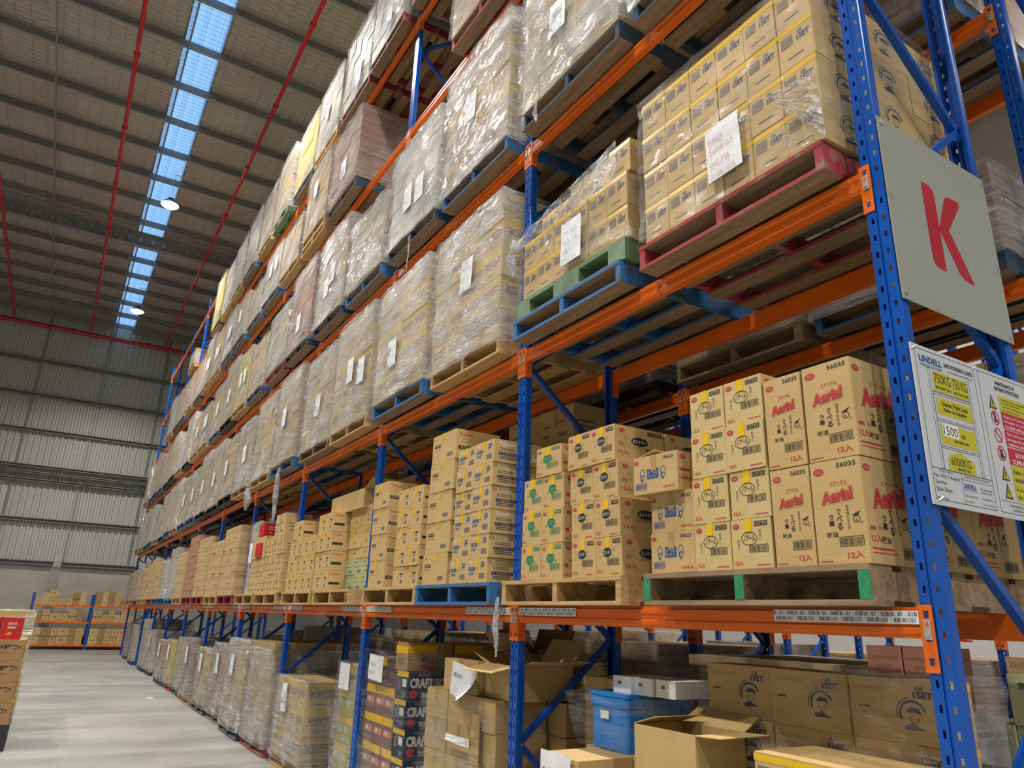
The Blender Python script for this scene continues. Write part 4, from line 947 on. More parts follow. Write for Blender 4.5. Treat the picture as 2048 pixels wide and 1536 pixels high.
tag(obj('paper_sheet', paper_mesh(0.215, 0.31, 'BBD|2609.07|0078|31/08/2026', 1, 'ink_faint_red'), None, (-0.675, -0.172, 3.615), rot=(0, -0.03, 0)), 'white paper sheet with red handwriting stuck on the big wrapped load', 'paper', 'handwritten pallet sheets')
pallet('blue', -2.555, -0.15, ZC_, 'lying under the pale green plastic pallet')
pallet('green', -2.53, -0.13, ZC_+PH, 'stacked on the blue pallet left of the big load')
G3 = 'cartons on the pale green pallet'
ZG = ZC_+2*PH; W9 = 'load on the green pallet'
pile('okb', -2.50, 6, 2, -0.11, ZG, W9, G3, cw=0.190, rh=0.230, jit=0.004)
carton('okb', -1.55, -0.09, ZG+0.46, 'right front corner of its top row, on '+W9, G3, 1.05)
carton('okc', -2.0, -0.06, ZG+0.46, 'middle of the third row, '+W9, G3, 1.15)
for i in range(2): carton('okb', -2.44+0.195*i, 0.0, ZG+0.46, 'third row, %s left end of %s' % (['outer', 'inner'][i], W9), G3)
for k in range(1, 2):
    for i in range(2): carton('okc', -2.05+0.385*i, 0.42, ZG+0.46+0.23*k, 'rear file, %s %s of %s' % (['lower', 'upper'][k], ['left', 'right'][i], W9), G3)
pile('okc', -2.40, 3, 3, 0.40, ZG, W9+', rear', G3, cw=0.38, rh=0.23, skip=[(0, 2)])
film_thing('stretch_film', film_mesh(-2.51, -1.345, -0.125, 1.0, ZG+0.005, ZG+0.40, 23, 0.05, 0.016, top=False, mat='film_thin'), 'loose stretch film round the load on the green pallet')
mb = MB(); mb.fix = False; kf = mb.mat('film_rag'); nn = 30; A0, A1 = Vector((-2.54, -0.165, ZG+0.43)), Vector((-1.40, -0.15, ZG+0.53))
for i in range(nn+1):
    for j in range(9):
        f, g_ = i/nn, (j-4)/4; p = A0.lerp(A1, f)
        mb.v.append((p.x, p.y+0.02*noise.noise(Vector((f*9, g_*3, 5)))-0.01, p.z+g_*(0.04+0.10*f)+0.03*noise.noise(Vector((f*6, g_*2, 1)))))
for i in range(nn):
    for j in range(8):
        a = i*9+j; mb.f.append((a, a+9, a+10, a+1)); mb.mi.append(kf); mb.uv += [(0, 0)]*4
film_thing('film_gather', mb.mesh('gather'), 'torn rope of white film slung across the load on the green pallet')
tag(obj('paper_sheet', paper_mesh(0.215, 0.30, '118.NO|NO. 14|36|31/08/2026', 2), None, (-1.97, -0.16, 3.71), rot=(0, 0.02, 0)), 'white handwritten sheet hanging on the load of the green pallet', 'paper', 'handwritten pallet sheets')
# the remaining loads on the upper levels, each slot one thing on its pallet
T = {
 ('C', 2, 'R'): ('wood', 'tan', 1.22, 'film', 1), ('C', 2, 'L'): ('blue', 'tan', 1.22, 'film', 1), ('C', 3, 'R'): ('wood', 'tan', 1.28, 'film', 1), ('C', 3, 'L'): ('old', 'plain', 1.22, 'film', 1),
 ('C', 4, 'R'): ('blue', 'plain', 1.33, 'film', 1), ('C', 4, 'L'): ('wood', 'tan', 1.25, 'film', 0), ('C', 5, 'R'): ('wood', 'fine', 1.15, 'film_heavy', 1), ('C', 5, 'L'): ('plastic', 'tan', 1.1, 'film', 1),
 ('D', 1, 'R'): ('dark', 'tan', 1.1, 'film', 0), ('D', 1, 'L'): ('dark', 'green', 1.25, 'film', 1), ('D', 2, 'R'): ('blue', 'tan', 1.32, 'film_heavy', 1), ('D', 2, 'L'): ('dark', 'white', 1.15, 'film_heavy', 1),
 ('D', 3, 'R'): ('blue', 'green', 0.95, 'film_heavy', 0), ('D', 3, 'L'): ('dark', 'plain', 1.28, 'film_heavy', 1), ('D', 4, 'R'): ('dark', 'red', 1.3, 'film', 1), ('D', 4, 'L'): ('red', 'green', 1.05, 'film_heavy', 0),
 ('D', 5, 'R'): ('blue', 'kraft', 0.95, 'film', 0), ('D', 5, 'L'): ('wood', 'lemon', 1.1, 'film', 1),
 ('E', 2, 'R'): ('red', 'tan', 1.2, 'film', 1), ('E', 3, 'L'): ('dark', 'red', 1.15, 'film', 1), ('E', 4, 'R'): ('wood', 'kraft', 1.2, 'film', 1), ('E', 4, 'L'): ('wood', 'kraft', 0.8, 'film', 0),
 ('E', 5, 'R'): ('blue', 'white', 0.95, 'film', 1), ('E', 5, 'L'): ('blue', 'plain', 0.75, 'film', 0), ('E', 1, 'L'): ('red', 'tan', 1.1, 'film', 0),
 ('F', 2, 'L'): ('old', 'tan', 1.1, 'film', 0), ('F', 2, 'R'): ('old', 'plain', 1.1, 'film', 0), ('F', 3, 'R'): ('red', 'white', 1.35, 'film_heavy', 1), ('F', 3, 'L'): ('red', 'white', 1.3, 'film_heavy', 1),
 ('F', 4, 'R'): ('wood', 'white', 1.3, 'film_heavy', 1), ('F', 4, 'L'): ('blue', 'lemon', 1.25, 'film', 0), ('F', 5, 'R'): ('green', 'tan', 1.35, 'film_heavy', 0), ('F', 5, 'L'): ('wood', 'plain', 1.25, 'film_heavy', 0),
 ('F', 6, 'R'): ('blue', 'plain', 1.35, 'film_heavy', 0), ('F', 6, 'L'): ('wood', 'plain', 1.3, 'film_heavy', 0), ('F', 7, 'R'): ('wood', 'white', 1.3, 'film', 0), ('F', 7, 'L'): ('dark', 'lemon', 1.45, 'film', 0), ('F', 9, 'R'): ('wood', 'kraft', 0.45, 'film', 0)}
rr = random.Random(11)
for lev in 'CDE':
    for b_ in range(6, 12):
        for s_ in 'RL':
            if lev == 'E' and b_ > 9 and not (b_ == 10 and s_ == 'R'): continue
            T[(lev, b_, s_)] = (rr.choice(['wood', 'blue', 'dark', 'plastic', 'wood', 'blue']), rr.choice(['plain', 'white', 'tan', 'kraft', 'plain']), rr.uniform(0.95, 1.32), rr.choice(['film', 'film', 'film_heavy']), 1 if b_ < 8 else 0)
FW = {'film': 'film wrapped', 'film_heavy': 'thickly film wrapped', 'film_thin': 'thinly wrapped'}
for (lev, b_, s_), (pk, kd, h, fm, pp) in T.items():
    x, z = slot_x(b_, s_), BT[lev]; where = slot_where(lev, b_, s_); sd = 'BCDEFG'.index(lev)*31+b_*7+(s_ == 'R')
    q = random.Random(sd); near = b_ <= 4
    y = -0.14+q.uniform(-0.02, 0.02)
    pallet(pk, x, y, z, 'on the '+where)
    if (lev, b_, s_) == ('E', 4, 'R'): z += PH; pallet('wood', x, y, z, 'doubled, '+where)
    pps = []
    if pp:
        for k in range(1 if q.random() < 0.6 else 2): pps.append((0.45+0.3*q.random()+0.22*k-0.1, 0.12+0.5*q.random() if near else 0.4, 0.2, 0.29))
    wrapped_load(kd, x, y, z+PH, 1.165, 1.165, h, '%s %s, %s' % (FW[fm], LT[kd][5], where), fm, sd, True, pps, 0.05 if b_ <= 3 else (0.1 if near else 0.25))
# ---------------------------------------------------------------- floor level
A = [(3, 'L', 'wood', 0.80, 'tan', 'film', 1), (4, 'R', 'red', 1.05, 'fine', 'film_heavy', 0), (4, 'L', 'dark', 1.12, 'tan', 'film_heavy', 1), (5, 'R', 'old', 1.0, 'red', 'film_heavy', 1), (5, 'L', 'dark', 0.88, 'tan', 'film', 1),
     (6, 'R', 'wood', 0.98, 'dark', 'film', 1), (6, 'L', 'dark', 0.95, 'plain', 'film', 0), (7, 'R', 'red', 0.85, 'lemon', 'film', 1), (7, 'L', 'blue', 0.80, 'red', 'film_heavy', 1),
     (8, 'L', 'dark', 0.95, 'plain', 'film_heavy', 1), (9, 'R', 'dark', 1.2, 'plain', 'film_heavy', 0), (10, 'R', 'dark', 1.0, 'plain', 'film_heavy', 0), (11, 'R', 'red', 1.0, 'red', 'film_heavy', 0)]
for n, (b_, s_, pk, h, kd, fm, pp) in enumerate(A):
    x, y = slot_x(b_, s_), -0.03-0.03*(n % 3); lab = 'on the floor, %s left of the yellow green cartons' % ORD[n+1]
    pallet(pk, x, y, FZ, lab, group='pallets on the floor')
    wrapped_load(kd, x, y, FZ+PH, PL, PL, h, '%s %s %s' % (FW[fm], LT[kd][5], lab), fm, n*3+1, True, [(0.35, h*0.55, 0.2, 0.3)] if pp else None, 0.06 if n < 4 else 0.14, 'wrapped loads on the floor')
GA = 'cartons on the floor level'
for x, wn in ((-5.26, 'under the purple and navy cartons'), (-3.95, 'under the plain kraft cartons'), (-2.60, 'on the floor in the nearest bay, left slot'), (-1.27, 'on the floor in the nearest bay, right slot')):
    pallet('old', x, 0.02, FZ, wn, group='pallets on the floor')
Wl = 'floor load in loose film'
for i, n in enumerate((4, 5, 5)):
    for k in range(n): carton('lime', -6.13+0.213*i, 0.10, FZ+0.24*k, '%s, %s column, %s' % (rown(k, 5), ORD[i+1], Wl), GA, 0.98, 1.13)
film_thing('stretch_film', film_mesh(-6.145, -5.485, 0.07, 0.42, -0.05, 1.07, 31, 0.05, 0.02, mat='film', taper=0.02), 'loose cloudy film hood over the yellow green cartons')
tag(obj('paper_sheet', paper_mesh(0.28, 0.24, None, 4), None, (-5.97, 0.03, 0.83)), 'white sheet on top corner of the yellow green load', 'paper', 'handwritten pallet sheets')
Wp = 'purple and navy floor load'
pile('purple', -5.25, 3, 5, 0.05, FZ+PH, Wp, GA, cw=0.218, rh=0.234, skip=[(2, 4)])
pile('craft', -4.59, 1, 5, 0.05, FZ+PH, Wp, GA, cw=0.235, rh=0.2175, rowdx=0.0, depth=2, skip=[(0, 0, 1), (0, 1, 1)])
carton('umami', -4.66, 0.06, PH+0.948, 'alone on top of '+Wp, GA, 1.05); carton('umami', -4.66, 0.50, PH+0.948, 'behind the top one of '+Wp, GA, 1.05)
film_thing('stretch_film', film_mesh(-5.28, -4.33, 0.03, 0.95, 0.012, 1.22, 41, 0.06, 0.014, mat='film_thin'), 'stretch film round the purple and navy cartons')
tag(obj('paper_sheet', paper_mesh(0.33, 0.21, '2026|0812', 5), None, (-5.10, -0.01, 0.985), rot=(0, 0.03, 0)), 'white sheet on the purple cartons under the first beam', 'paper', 'handwritten pallet sheets')
Wk = 'plain floor pile'
pile('kraft', -3.93, 3, 5, 0.03, FZ+PH, Wk, GA, cw=0.345, rh=0.2036)
carton('kraft', -3.675, 0.03, PH+0.88, 'top row, long one under the white note on '+Wk, GA, 1.48, 0.9)
open_carton(-3.14, 0.08, PH+0.88, 0.40, 0.45, 0.215, 'open kraft carton behind the second post, on top of the plain pile', GA, 'card', 'fblr', 0, {'f': -0.2, 'b': 1.0, 'l': 0.35, 'r': 0.2})
open_carton(-3.76, 0.52, PH+0.9, 0.5, 0.36, 0.25, 'open kraft carton with a raised flap at the back of the plain pile', GA, 'card_brown', 'fbl', 0, {'f': 0.9, 'b': 1.3, 'l': 1.1, 'r': 0.2})
carton('kraft', -3.05, 0.45, PH+0.66, 'brown one right of the second post', GA, 0.98, 0.85); carton('kraft', -3.08, 0.62, PH+0.88, 'upper brown one right of the second post', GA, 1.05, 0.95, 0.5)
carton('kraft', -3.08, 0.45, PH+0.44, 'lower brown one right of the second post', GA, 1.1, 0.9); carton('kraft', -2.57, 0.50, FZ+PH+0.614, 'dim one behind the diagonal brace', GA, 1.3, 2.4)
carton('kraft', -3.10, 0.45, FZ+PH, 'tall brown one at the foot right of the second post', GA, 1.13, 2.4); carton('kraft', -2.57, 0.45, FZ+PH, 'brown one at the foot of the left slot pile', GA, 1.5, 2.5)
film_thing('stretch_film', film_mesh(-3.96, -2.86, 0.0, 0.46, 0.012, 0.98, 51, 0.055, 0.02, mat='film_thin', top=False), 'clear film wrapped round the plain kraft pile')
tag(obj('paper_sheet', paper_mesh(0.36, 0.22, '板039', 6, 'ink_black', 0.25), None, (-3.47, -0.02, 1.015), rot=(0, 0.12, 0)), 'large white note with black handwriting on the plain kraft carton', 'paper')
tag(obj('paper_sheet', paper_mesh(0.34, 0.05, None, 6), None, (-3.48, -0.03, 0.71)), 'narrow white strip taped across the wrapped kraft cartons', 'paper')
mb = MB(); mb.box(-3.16, -3.04, -0.012, -0.004, 0.25, 0.92, 'wood'); tag(obj('wood_strip', mb), 'upright pale wooden strip tied against the wrapped kraft pile', 'wood strip')
# nearest bay, floor: blue crate with white boxes, open carton, wrapped dark load
Wd = 'dim load in the nearest bay'
pile('okc', -1.26, 3, 3, 0.26, FZ+PH+3*0.2255, Wd, GA, cw=0.385, rh=0.2255)
wrapped_load('plain', -1.26, 0.26, FZ+PH, 1.155, 0.5, 0.676, 'brown base under the dim load, nearest bay floor', 'film', 2, False)
pile('okb', -0.66, 3, 2, -0.13, FZ+PH+3*0.2136, 'low pile before the dim load', GA, cw=0.19, rh=0.2136)
wrapped_load('tan', -0.66, -0.13, FZ+PH, 0.57, 0.38, 0.64, 'base under the low yellow banded pile, nearest bay floor', 'film', 2, False)
film_thing('stretch_film', film_mesh(-1.28, -0.09, 0.23, 0.62, 0.012, 1.37, 61, 0.05, 0.016, mat='film_thin'), 'film round the dim load in the nearest bay')
mb = MB(); mb.fix = False; kf = mb.mat('film_fan'); nn = 20; tip = Vector((-0.115, 0.20, 1.10))
for i in range(nn+1):
    for j in range(15):
        f, g_ = i/nn, j/14; st_ = Vector((-0.85+0.65*g_, 0.205, 1.34-0.02*g_)) if g_ < 0.5 else Vector((-0.52-0.1*(g_-0.5), 0.2, 1.33-1.0*(g_-0.5)))
        p = st_.lerp(tip, f); mb.v.append((p.x, p.y+0.012*noise.noise(Vector((f*2, g_*30, 3))), p.z))
for i in range(nn):
    for j in range(14):
        a = i*15+j; mb.f.append((a, a+15, a+16, a+1)); mb.mi.append(kf); mb.uv += [(0, 0)]*4
film_thing('film_gather', mb.mesh('gather'), 'stretched fan of film pulled to the right corner of the dim load')
wrapped_load('kraft', -2.04, 0.11, FZ+PH, 0.68, 0.6, 0.881, 'kraft base under the blue crate', 'film', 2, False)
t = thing('blue_crate', 'blue plastic storage crate with white boxes on its lid, nearest bay floor level', 'crate', None, (-2.0, 0.10, 0.885))
mb = MB(); mb.box(0.01, 0.31, 0.01, 0.475, 0, 0.24, 'blue_plastic', 'blue_plastic', 0.012); mb.box(0, 0.32, 0, 0.485, 0.215, 0.265, 'blue_plastic', 'blue_plastic', 0.012)
for y in (0.06, 0.23, 0.40): mb.box(0.305, 0.318, y-0.008, y+0.008, 0.02, 0.22, 'blue_plastic')
for q in ((0.03, 0.23), (0.26, 0.45)): mb.box(0.308, 0.316, q[0], q[1], 0.155, 0.165, 'blue_plastic')
obj('crate_body', mb, t)
mb = MB(); mb.box(-0.006, 0.326, -0.006, 0.491, 0.265, 0.283, 'blue_plastic', 'blue_plastic', 0.012); obj('lid', mb, t)
mb = MB(); mb.box(0.325, 0.335, 0.20, 0.28, 0.225, 0.262, 'blue_plastic'); obj('latch', mb, t)
mb = MB(); mb.box(0.10, 0.17, -0.0025, -0.001, 0.15, 0.19, 'paper'); obj('label_sticker', mb, t)
for i in range(3): carton('whitebox', -1.86+0.004, 0.15+0.0, 1.169, 'left one', GA) if i == 0 else carton('whitebox', -1.86+0.15*i, 0.15+0.02*i, 1.169, ['', 'middle one on the crate lid', 'right one on the crate lid'][i], GA)
film_thing('stretch_film', film_mesh(-2.03, -1.65, 0.07, 0.62, 0.89, 1.16, 71, 0.04, 0.02, mat='film_thin', taper=-0.25, top=False), 'film skirt pulled round the blue crate')
open_carton(-1.335, -0.15, 0.66, 0.385, 0.30, 0.425, 'tan open carton in front of the blue crate, its flaps spread', GA, 'card', 'blr', 0.0, {'f': -1.3, 'b': 0.5, 'l': 2.85, 'r': 0.05}, lambda F, G, w_, d, h: (F.barcode(0.02, 0.14, 0.11, 0.045, 'ink_navy'), F.text('10×4入', 0.26, 0.075, 0.10, 0.03, 'ink_red', 0.02)))
wrapped_load('kraft', -1.35, -0.16, FZ+PH, 0.41, 0.36, 0.654, 'kraft base under the tan open carton', 'film', 2, False)
carton('markb', -1.95, -0.25, 0.602, 'film covered, bottom edge, left of the open carton', GA)
o = tag(obj('paper_sheet', paper_mesh(0.26, 0.28, '31/08', 8, 'ink_black', 0.2), None, (-1.93, -0.27, 0.62)), 'white paper over the film covered carton at the bottom edge', 'paper')
wrapped_load('kraft', -1.96, -0.27, FZ+PH, 0.34, 0.36, 0.597, 'kraft base under the film covered carton', 'film', 2, False)
# ---------------------------------------------------------------- signs on the near frame
t = thing('row_sign', 'square pale grey sign with a big red K bolted to the near rack frame', 'sign', None, (0.098, 0.0, 2.752))
mb = MB(); mb.box(0, 0.004, 0, 0.842, 0, 0.842, 'sign_grey'); obj('sign_panel', mb, t)
mb = MB(); mb.fix = False
def rpoly(mb, pts, r, x0, x1, mat):
    """rounded polygon plate in the y,z plane"""
    out = []; n = len(pts)
    for i in range(n):
        p, a, b_ = Vector(pts[i]), Vector(pts[i-1]), Vector(pts[(i+1) % n]); u = (a-p).normalized(); v = (b_-p).normalized()
        rr_ = r if not isinstance(r, list) else r[i]
        A_, B_ = p+u*rr_, p+v*rr_
        for k in range(5):
            f = k/4; out.append(tuple(A_*(1-f)**2+p*2*f*(1-f)+B_*f*f))
    mb.prism(out, x0, x1, 'x', mat)
rpoly(mb, [(0.270, 0.622), (0.362, 0.622), (0.362, 0.215), (0.270, 0.215)], [0.012, 0.05, 0.012, 0.05], 0.004, 0.0052, 'sign_red')
rpoly(mb, [(0.452, 0.612), (0.585, 0.622), (0.440, 0.436), (0.585, 0.208), (0.480, 0.222), (0.360, 0.418)], [0.03, 0.05, 0.004, 0.02, 0.03, 0.004], 0.004, 0.0052, 'sign_red')
obj('letter_k', mb, t)
for a, b_ in ((0.025, 0.815), (0.815, 0.815), (0.025, 0.03), (0.815, 0.03)):
    mb = MB(); mb.tube((0.004, a, b_), (0.010, a, b_), 0.011, 'zinc', 8); obj('bolt', mb, t)
for a, b_ in ((0.02, 0.47), (0.822, 0.36)):
    mb = MB(); mb.box(0.004, 0.0055, a-0.012, a+0.012, b_-0.02, b_+0.02, 'zinc'); obj('wire_tie', mb, t)
# safe working load board
t = thing('load_board', 'white LINDELL safe working loads and maintenance board wired to the near rack frame', 'sign', None, (0.098, -0.004, 1.958))
W_, H_ = 0.90, 0.61
mb = MB(); mb.box(0, 0.005, 0, W_, 0, H_, 'board_white'); F = Face(mb, (0.005, 0, 0), (0, 1, 0), (1, 0, 0))
def frame_rect(u, v, w_, h, t_=0.0022, m_='ink_navy'):
    for q in ((u, v, w_, t_), (u, v+h-t_, w_, t_), (u, v, t_, h), (u+w_-t_, v, t_, h)): F.rect(*q, m_)
frame_rect(0.022, 0.019, 0.414, 0.577)
F.text('LINDELL', 0.046, 0.545, 0.155, 0.027, 'ink_blue', 0.04); F.text('STORAGE SOLUTIONS', 0.048, 0.527, 0.15, 0.012, 'ink_blue', 0.01)
F.text('SAFE WORKING LOADS', 0.215, 0.553, 0.205, 0.018, 'ink_black', 0.03); F.text('IN ACCORDANCE WITH AS4084-2012', 0.235, 0.534, 0.18, 0.008, 'ink_black')
F.rect(0.022, 0.134, 0.414, 0.0024, 'ink_navy'); F.rect(0.212, 0.019, 0.002, 0.116, 'ink_navy'); F.rect(0.212, 0.112, 0.222, 0.0015, 'ink_navy')
for u in (0.092, 0.368): frame_rect(u, 0.137, 0.016, 0.39, 0.0015)
frame_rect(0.108, 0.330, 0.262, 0.098, 0.0018); frame_rect(0.108, 0.226, 0.262, 0.098, 0.0018); frame_rect(0.108, 0.134, 0.262, 0.086, 0.0018); F.rect(0.108, 0.435, 0.26, 0.003, 'ink_navy')
F.rect(0.124, 0.443, 0.124, 0.078, 'board_yellow'); F.rect(0.254, 0.441, 0.112, 0.078, 'board_yellow')
F.text('750KG', 0.130, 0.474, 0.112, 0.040, 'ink_black', -0.004, 2); F.text('750 KG', 0.258, 0.474, 0.104, 0.040, 'ink_black', -0.004, 2)
F.text('MAX PALLET LOAD', 0.132, 0.452, 0.108, 0.011, 'ink_black', 0.02, 2); F.text('MAX PALLET LOAD', 0.260, 0.451, 0.10, 0.010, 'ink_black', 0.02, 2)
F.rect(0.122, 0.350, 0.242, 0.066, 'board_yellow'); F.text('Uneven Point Load', 0.155, 0.386, 0.18, 0.020, 'ink_black', 0.02, 2); F.text('Refer to Supplier', 0.165, 0.360, 0.16, 0.020, 'ink_black', 0.02, 2)
F.rect(0.122, 0.236, 0.240, 0.078, 'board_yellow'); F.rect(0.134, 0.266, 0.108, 0.050, 'white', 2); F.text('1500', 0.140, 0.272, 0.094, 0.036, 'ink_black', -0.004, 3); F.text('KG', 0.262, 0.275, 0.026, 0.014, 'ink_black', 0.03, 2); F.text('MAX SHELF LOAD', 0.205, 0.250, 0.10, 0.011, 'ink_black', 0.02, 2)
F.poly([(0.140, 0.140), (0.325, 0.138), (0.325, 0.186), (0.234, 0.215), (0.146, 0.193)], 'board_yellow'); F.text('6000KG', 0.160, 0.160, 0.135, 0.032, 'ink_black', -0.004, 2); F.text('MAX BAY LOAD', 0.20, 0.144, 0.085, 0.010, 'ink_black', 0.02, 2)
F.text('PROJECT DETAILS', 0.07, 0.122, 0.09, 0.008, 'ink_black'); F.text('No: 103, 2 August', 0.030, 0.098, 0.170, 0.018, 'ink_black'); F.text('Derrimut', 0.035, 0.078, 0.07, 0.015, 'ink_black'); F.text('State: Dixon', 0.035, 0.052, 0.10, 0.017, 'ink_black'); F.text('Installation Date:', 0.030, 0.024, 0.075, 0.008, 'ink_black')
F.text('EQUIPMENT INSTALLED & SUPPLIED BY', 0.235, 0.120, 0.18, 0.009, 'ink_black'); F.text('LINDELL', 0.222, 0.082, 0.085, 0.018, 'ink_blue', 0.03); F.text('STORAGE SOLUTIONS', 0.222, 0.073, 0.085, 0.007, 'ink_blue')
F.text('Job Map No:', 0.222, 0.028, 0.055, 0.009, 'ink_black'); F.text('ABN: 92 078 230 091', 0.222, 0.050, 0.085, 0.007, 'ink_black'); F.text('17 Frankston Road', 0.335, 0.086, 0.085, 0.009, 'ink_black'); F.text('Dandenong 3175', 0.335, 0.073, 0.08, 0.009, 'ink_black'); F.text('www.lindell.com.au', 0.335, 0.050, 0.085, 0.008, 'ink_black'); F.text('Telephone 03 9394 0011', 0.335, 0.028, 0.092, 0.008, 'ink_black')
frame_rect(0.466, 0.019, 0.422, 0.577)
F.text('MAINTENANCE OF', 0.600, 0.558, 0.155, 0.018, 'ink_black', 0.03); F.text('RACKING STRUCTURES', 0.585, 0.533, 0.20, 0.018, 'ink_black', 0.03)
def tri(u, v, s_): F.poly([(u, v), (u+s_, v), (u+s_/2, v+s_*1.05)], 'ink_black'); F.poly([(u+s_*0.15, v+s_*0.09), (u+s_*0.85, v+s_*0.09), (u+s_/2, v+s_*0.83)], 'board_yellow', 2); F.rect(u+s_*0.45, v+s_*0.27, s_*0.1, s_*0.3, 'ink_black', 3); F.oval(u+s_/2, v+s_*0.18, s_*0.06, s_*0.05, 'ink_black', 3, 6)
def ban(u, v, r): F.ring(u, v, r, r, r*0.2, 'board_red', 1, n=18); F.poly([(u-r*0.68, v+r*0.55), (u-r*0.55, v+r*0.68), (u+r*0.68, v-r*0.55), (u+r*0.55, v-r*0.68)], 'board_red', 2)
tri(0.517, 0.446, 0.060); ban(0.550, 0.407, 0.031); ban(0.550, 0.334, 0.031); ban(0.550, 0.260, 0.031); tri(0.518, 0.150, 0.060); tri(0.518, 0.078, 0.060)
F.poly([(0.542, 0.418), (0.556, 0.418), (0.560, 0.390), (0.540, 0.390)], 'ink_black'); F.oval(0.549, 0.425, 0.006, 0.006, 'ink_black', 1, 8); F.poly([(0.540, 0.276), (0.558, 0.278), (0.562, 0.240), (0.538, 0.242)], 'ink_black')
for v, m_, tx in ((0.443, 'board_yellow', 'Correct use is essential|- to safe operation|- of the racking and of|the people near it'), (0.372, 'board_red', 'Report all damage to the|manager or contact the|Lindell office'), (0.298, 'board_red', 'The racking must not|be altered or modified|without advice'), (0.223, 'board_red', 'DO NOT|CLIMB RACKING'), (0.150, 'board_yellow', 'Refer to AS4084 for|detailed information'), (0.077, 'board_yellow', 'It is dangerous to use|the racking if damaged')):
    F.rect(0.604, v, 0.270, 0.070, m_)
    ls = tx.split('|'); big = 'DO' in ls[0]
    for q, s_ in enumerate(ls):
        hh = 0.062/max(2, len(ls)); ww = min(0.245, hh*0.52*len(s_)) if not big else [0.11, 0.2][q]
        F.text(s_, 0.618 if not big else [0.66, 0.625][q], v+0.066-(q+1)*hh, ww, hh*0.62, 'white' if m_ == 'board_red' else 'ink_black', 0.02 if big else 0.01, 2)
F.rect(0.475, 0.066, 0.40, 0.0015, 'ink_navy'); F.text('THIS INSTALLATION SHALL NOT BE', 0.54, 0.046, 0.28, 0.010, 'ink_black'); F.text('ALTERED WITHOUT CONSENT', 0.56, 0.030, 0.24, 0.010, 'ink_black')
obj('board_panel', mb, t)
for a, b_ in ((0.012, 0.590), (0.045, 0.022), (0.44, 0.597), (0.86, 0.597)):
    mb = MB(); mb.tube((0.005, a-0.01, b_-0.008), (0.012, a+0.01, b_+0.008), 0.0035, 'zinc', 5); obj('wire_tie', mb, t)
# ---------------------------------------------------------------- loose film tails hanging from the racks
for x, y, z, ln, wd, lab in ((-2.665, -0.13, 1.66, 0.36, 0.035, 'twisted tail of film hanging over the first beam at the second post'), (-8.78, -0.16, 3.45, 0.75, 0.10, 'long twisted film tail hanging into the first level, fourth bay'),
        (-4.62, -0.17, 5.2, 0.42, 0.02, 'thin film string dangling from the thickly wrapped load on the third beam level'), (-2.32, -0.16, 5.24, 0.18, 0.03, 'shredded film end under the dark pallet on the third beam level'), (-2.50, -0.16, 5.22, 0.12, 0.03, 'small frayed film end at the corner of the dark pallet'),
        (-2.58, -0.16, 4.18, 0.30, 0.06, 'crumpled film knot at the left edge of the load on the green pallet'), (-10.6, -0.17, 3.4, 0.35, 0.14, 'grey film bag drooping from the black pallet on the second beam level')):
    film_thing('film_tail', rag_mesh(ln, wd, abs(x)), lab, (x, y, z), 'loose film tails')
# ---------------------------------------------------------------- second row loads, seen between the posts
rr = random.Random(21)
for lev in 'BCDE':
    for b_ in range(1, 6 if lev in 'BC' else 5):
        for s_ in 'RL':
            if lev == 'B' and (b_, s_) in ((2, 'R'), (3, 'L')): continue
            x = slot_x(b_, s_); z = BT[lev]; y = 1.57-0.16
            pk = rr.choice(['wood', 'old', 'dark', 'red', 'blue', 'plastic']); kd = rr.choice(['plain', 'tan', 'kraft', 'fine', 'red']); h = rr.uniform(0.7, 1.25)
            if (lev, b_, s_) == ('C', 1, 'R'): pk, kd, h = 'dark', 'dark', 0.52
            if (lev, b_, s_) == ('D', 1, 'R'): pk, kd, h = 'blue', 'red', 1.1
            where = 'second row, '+slot_where(lev, b_, s_)
            pallet(pk, x, y, z, where, group='pallets in the second row')
            wrapped_load(kd, x, y, z+PH, 1.165, 1.165, h, '%s, %s' % (LT[kd][5], where), 'film', rr.randint(0, 9), rr.random() < 0.6 or b_ == 1, None, 0.2, 'loads in the second row')
for n, (h, kd) in enumerate(((1.32, 'plain'), (1.38, 'kraft'), (1.22, 'white'), (1.3, 'dark'), (1.35, 'plain'), (1.25, 'kraft'), (1.1, 'tan'), (1.3, 'plain'), (1.2, 'dark'), (1.15, 'kraft'))):
    b_, s_ = (n+3)//2, 'LR'[n % 2] if n else 'L'
    b_ = (n+2)//2 if n else 1; s_ = 'L' if n % 2 == 0 else 'R'
    if n % 2: b_ = (n+3)//2
    x = slot_x(b_, s_)
    pallet('old', x, 1.42, FZ, 'on the floor of the second row, %s from its near end' % ORD[n+2], group='pallets in the second row')
    wrapped_load(kd, x, 1.42, FZ+PH, 1.165, 1.165, h, '%s on the floor of the second row, %s from its near end' % (LT[kd][5], ORD[n+2]), 'film', n, n % 2 == 1, None, 0.2, 'loads in the second row')
pallet('old', slot_x(1, 'R'), 1.34, FZ, 'under the pinkish and greenish piles of the second row', group='pallets in the second row')
Wj = 'near end of the second row'
pile('jp', -0.72, 2, 6, 1.38, FZ+PH, Wj, 'greenish cartons of the second row', cw=0.30, rh=0.2257, skip=[(0, 5)])
tag(obj('paper_sheet', paper_mesh(0.16, 0.22, '10k33', 9), None, (-0.60, 1.34, 0.95)), 'white note on the greenish pile seen right of the near upright', 'paper')
pile('pink', -1.12, 2, 10, 1.36, FZ+PH, 'pile seen through the nearest bay', 'pinkish cartons of the second row', cw=0.2, rh=0.1454)
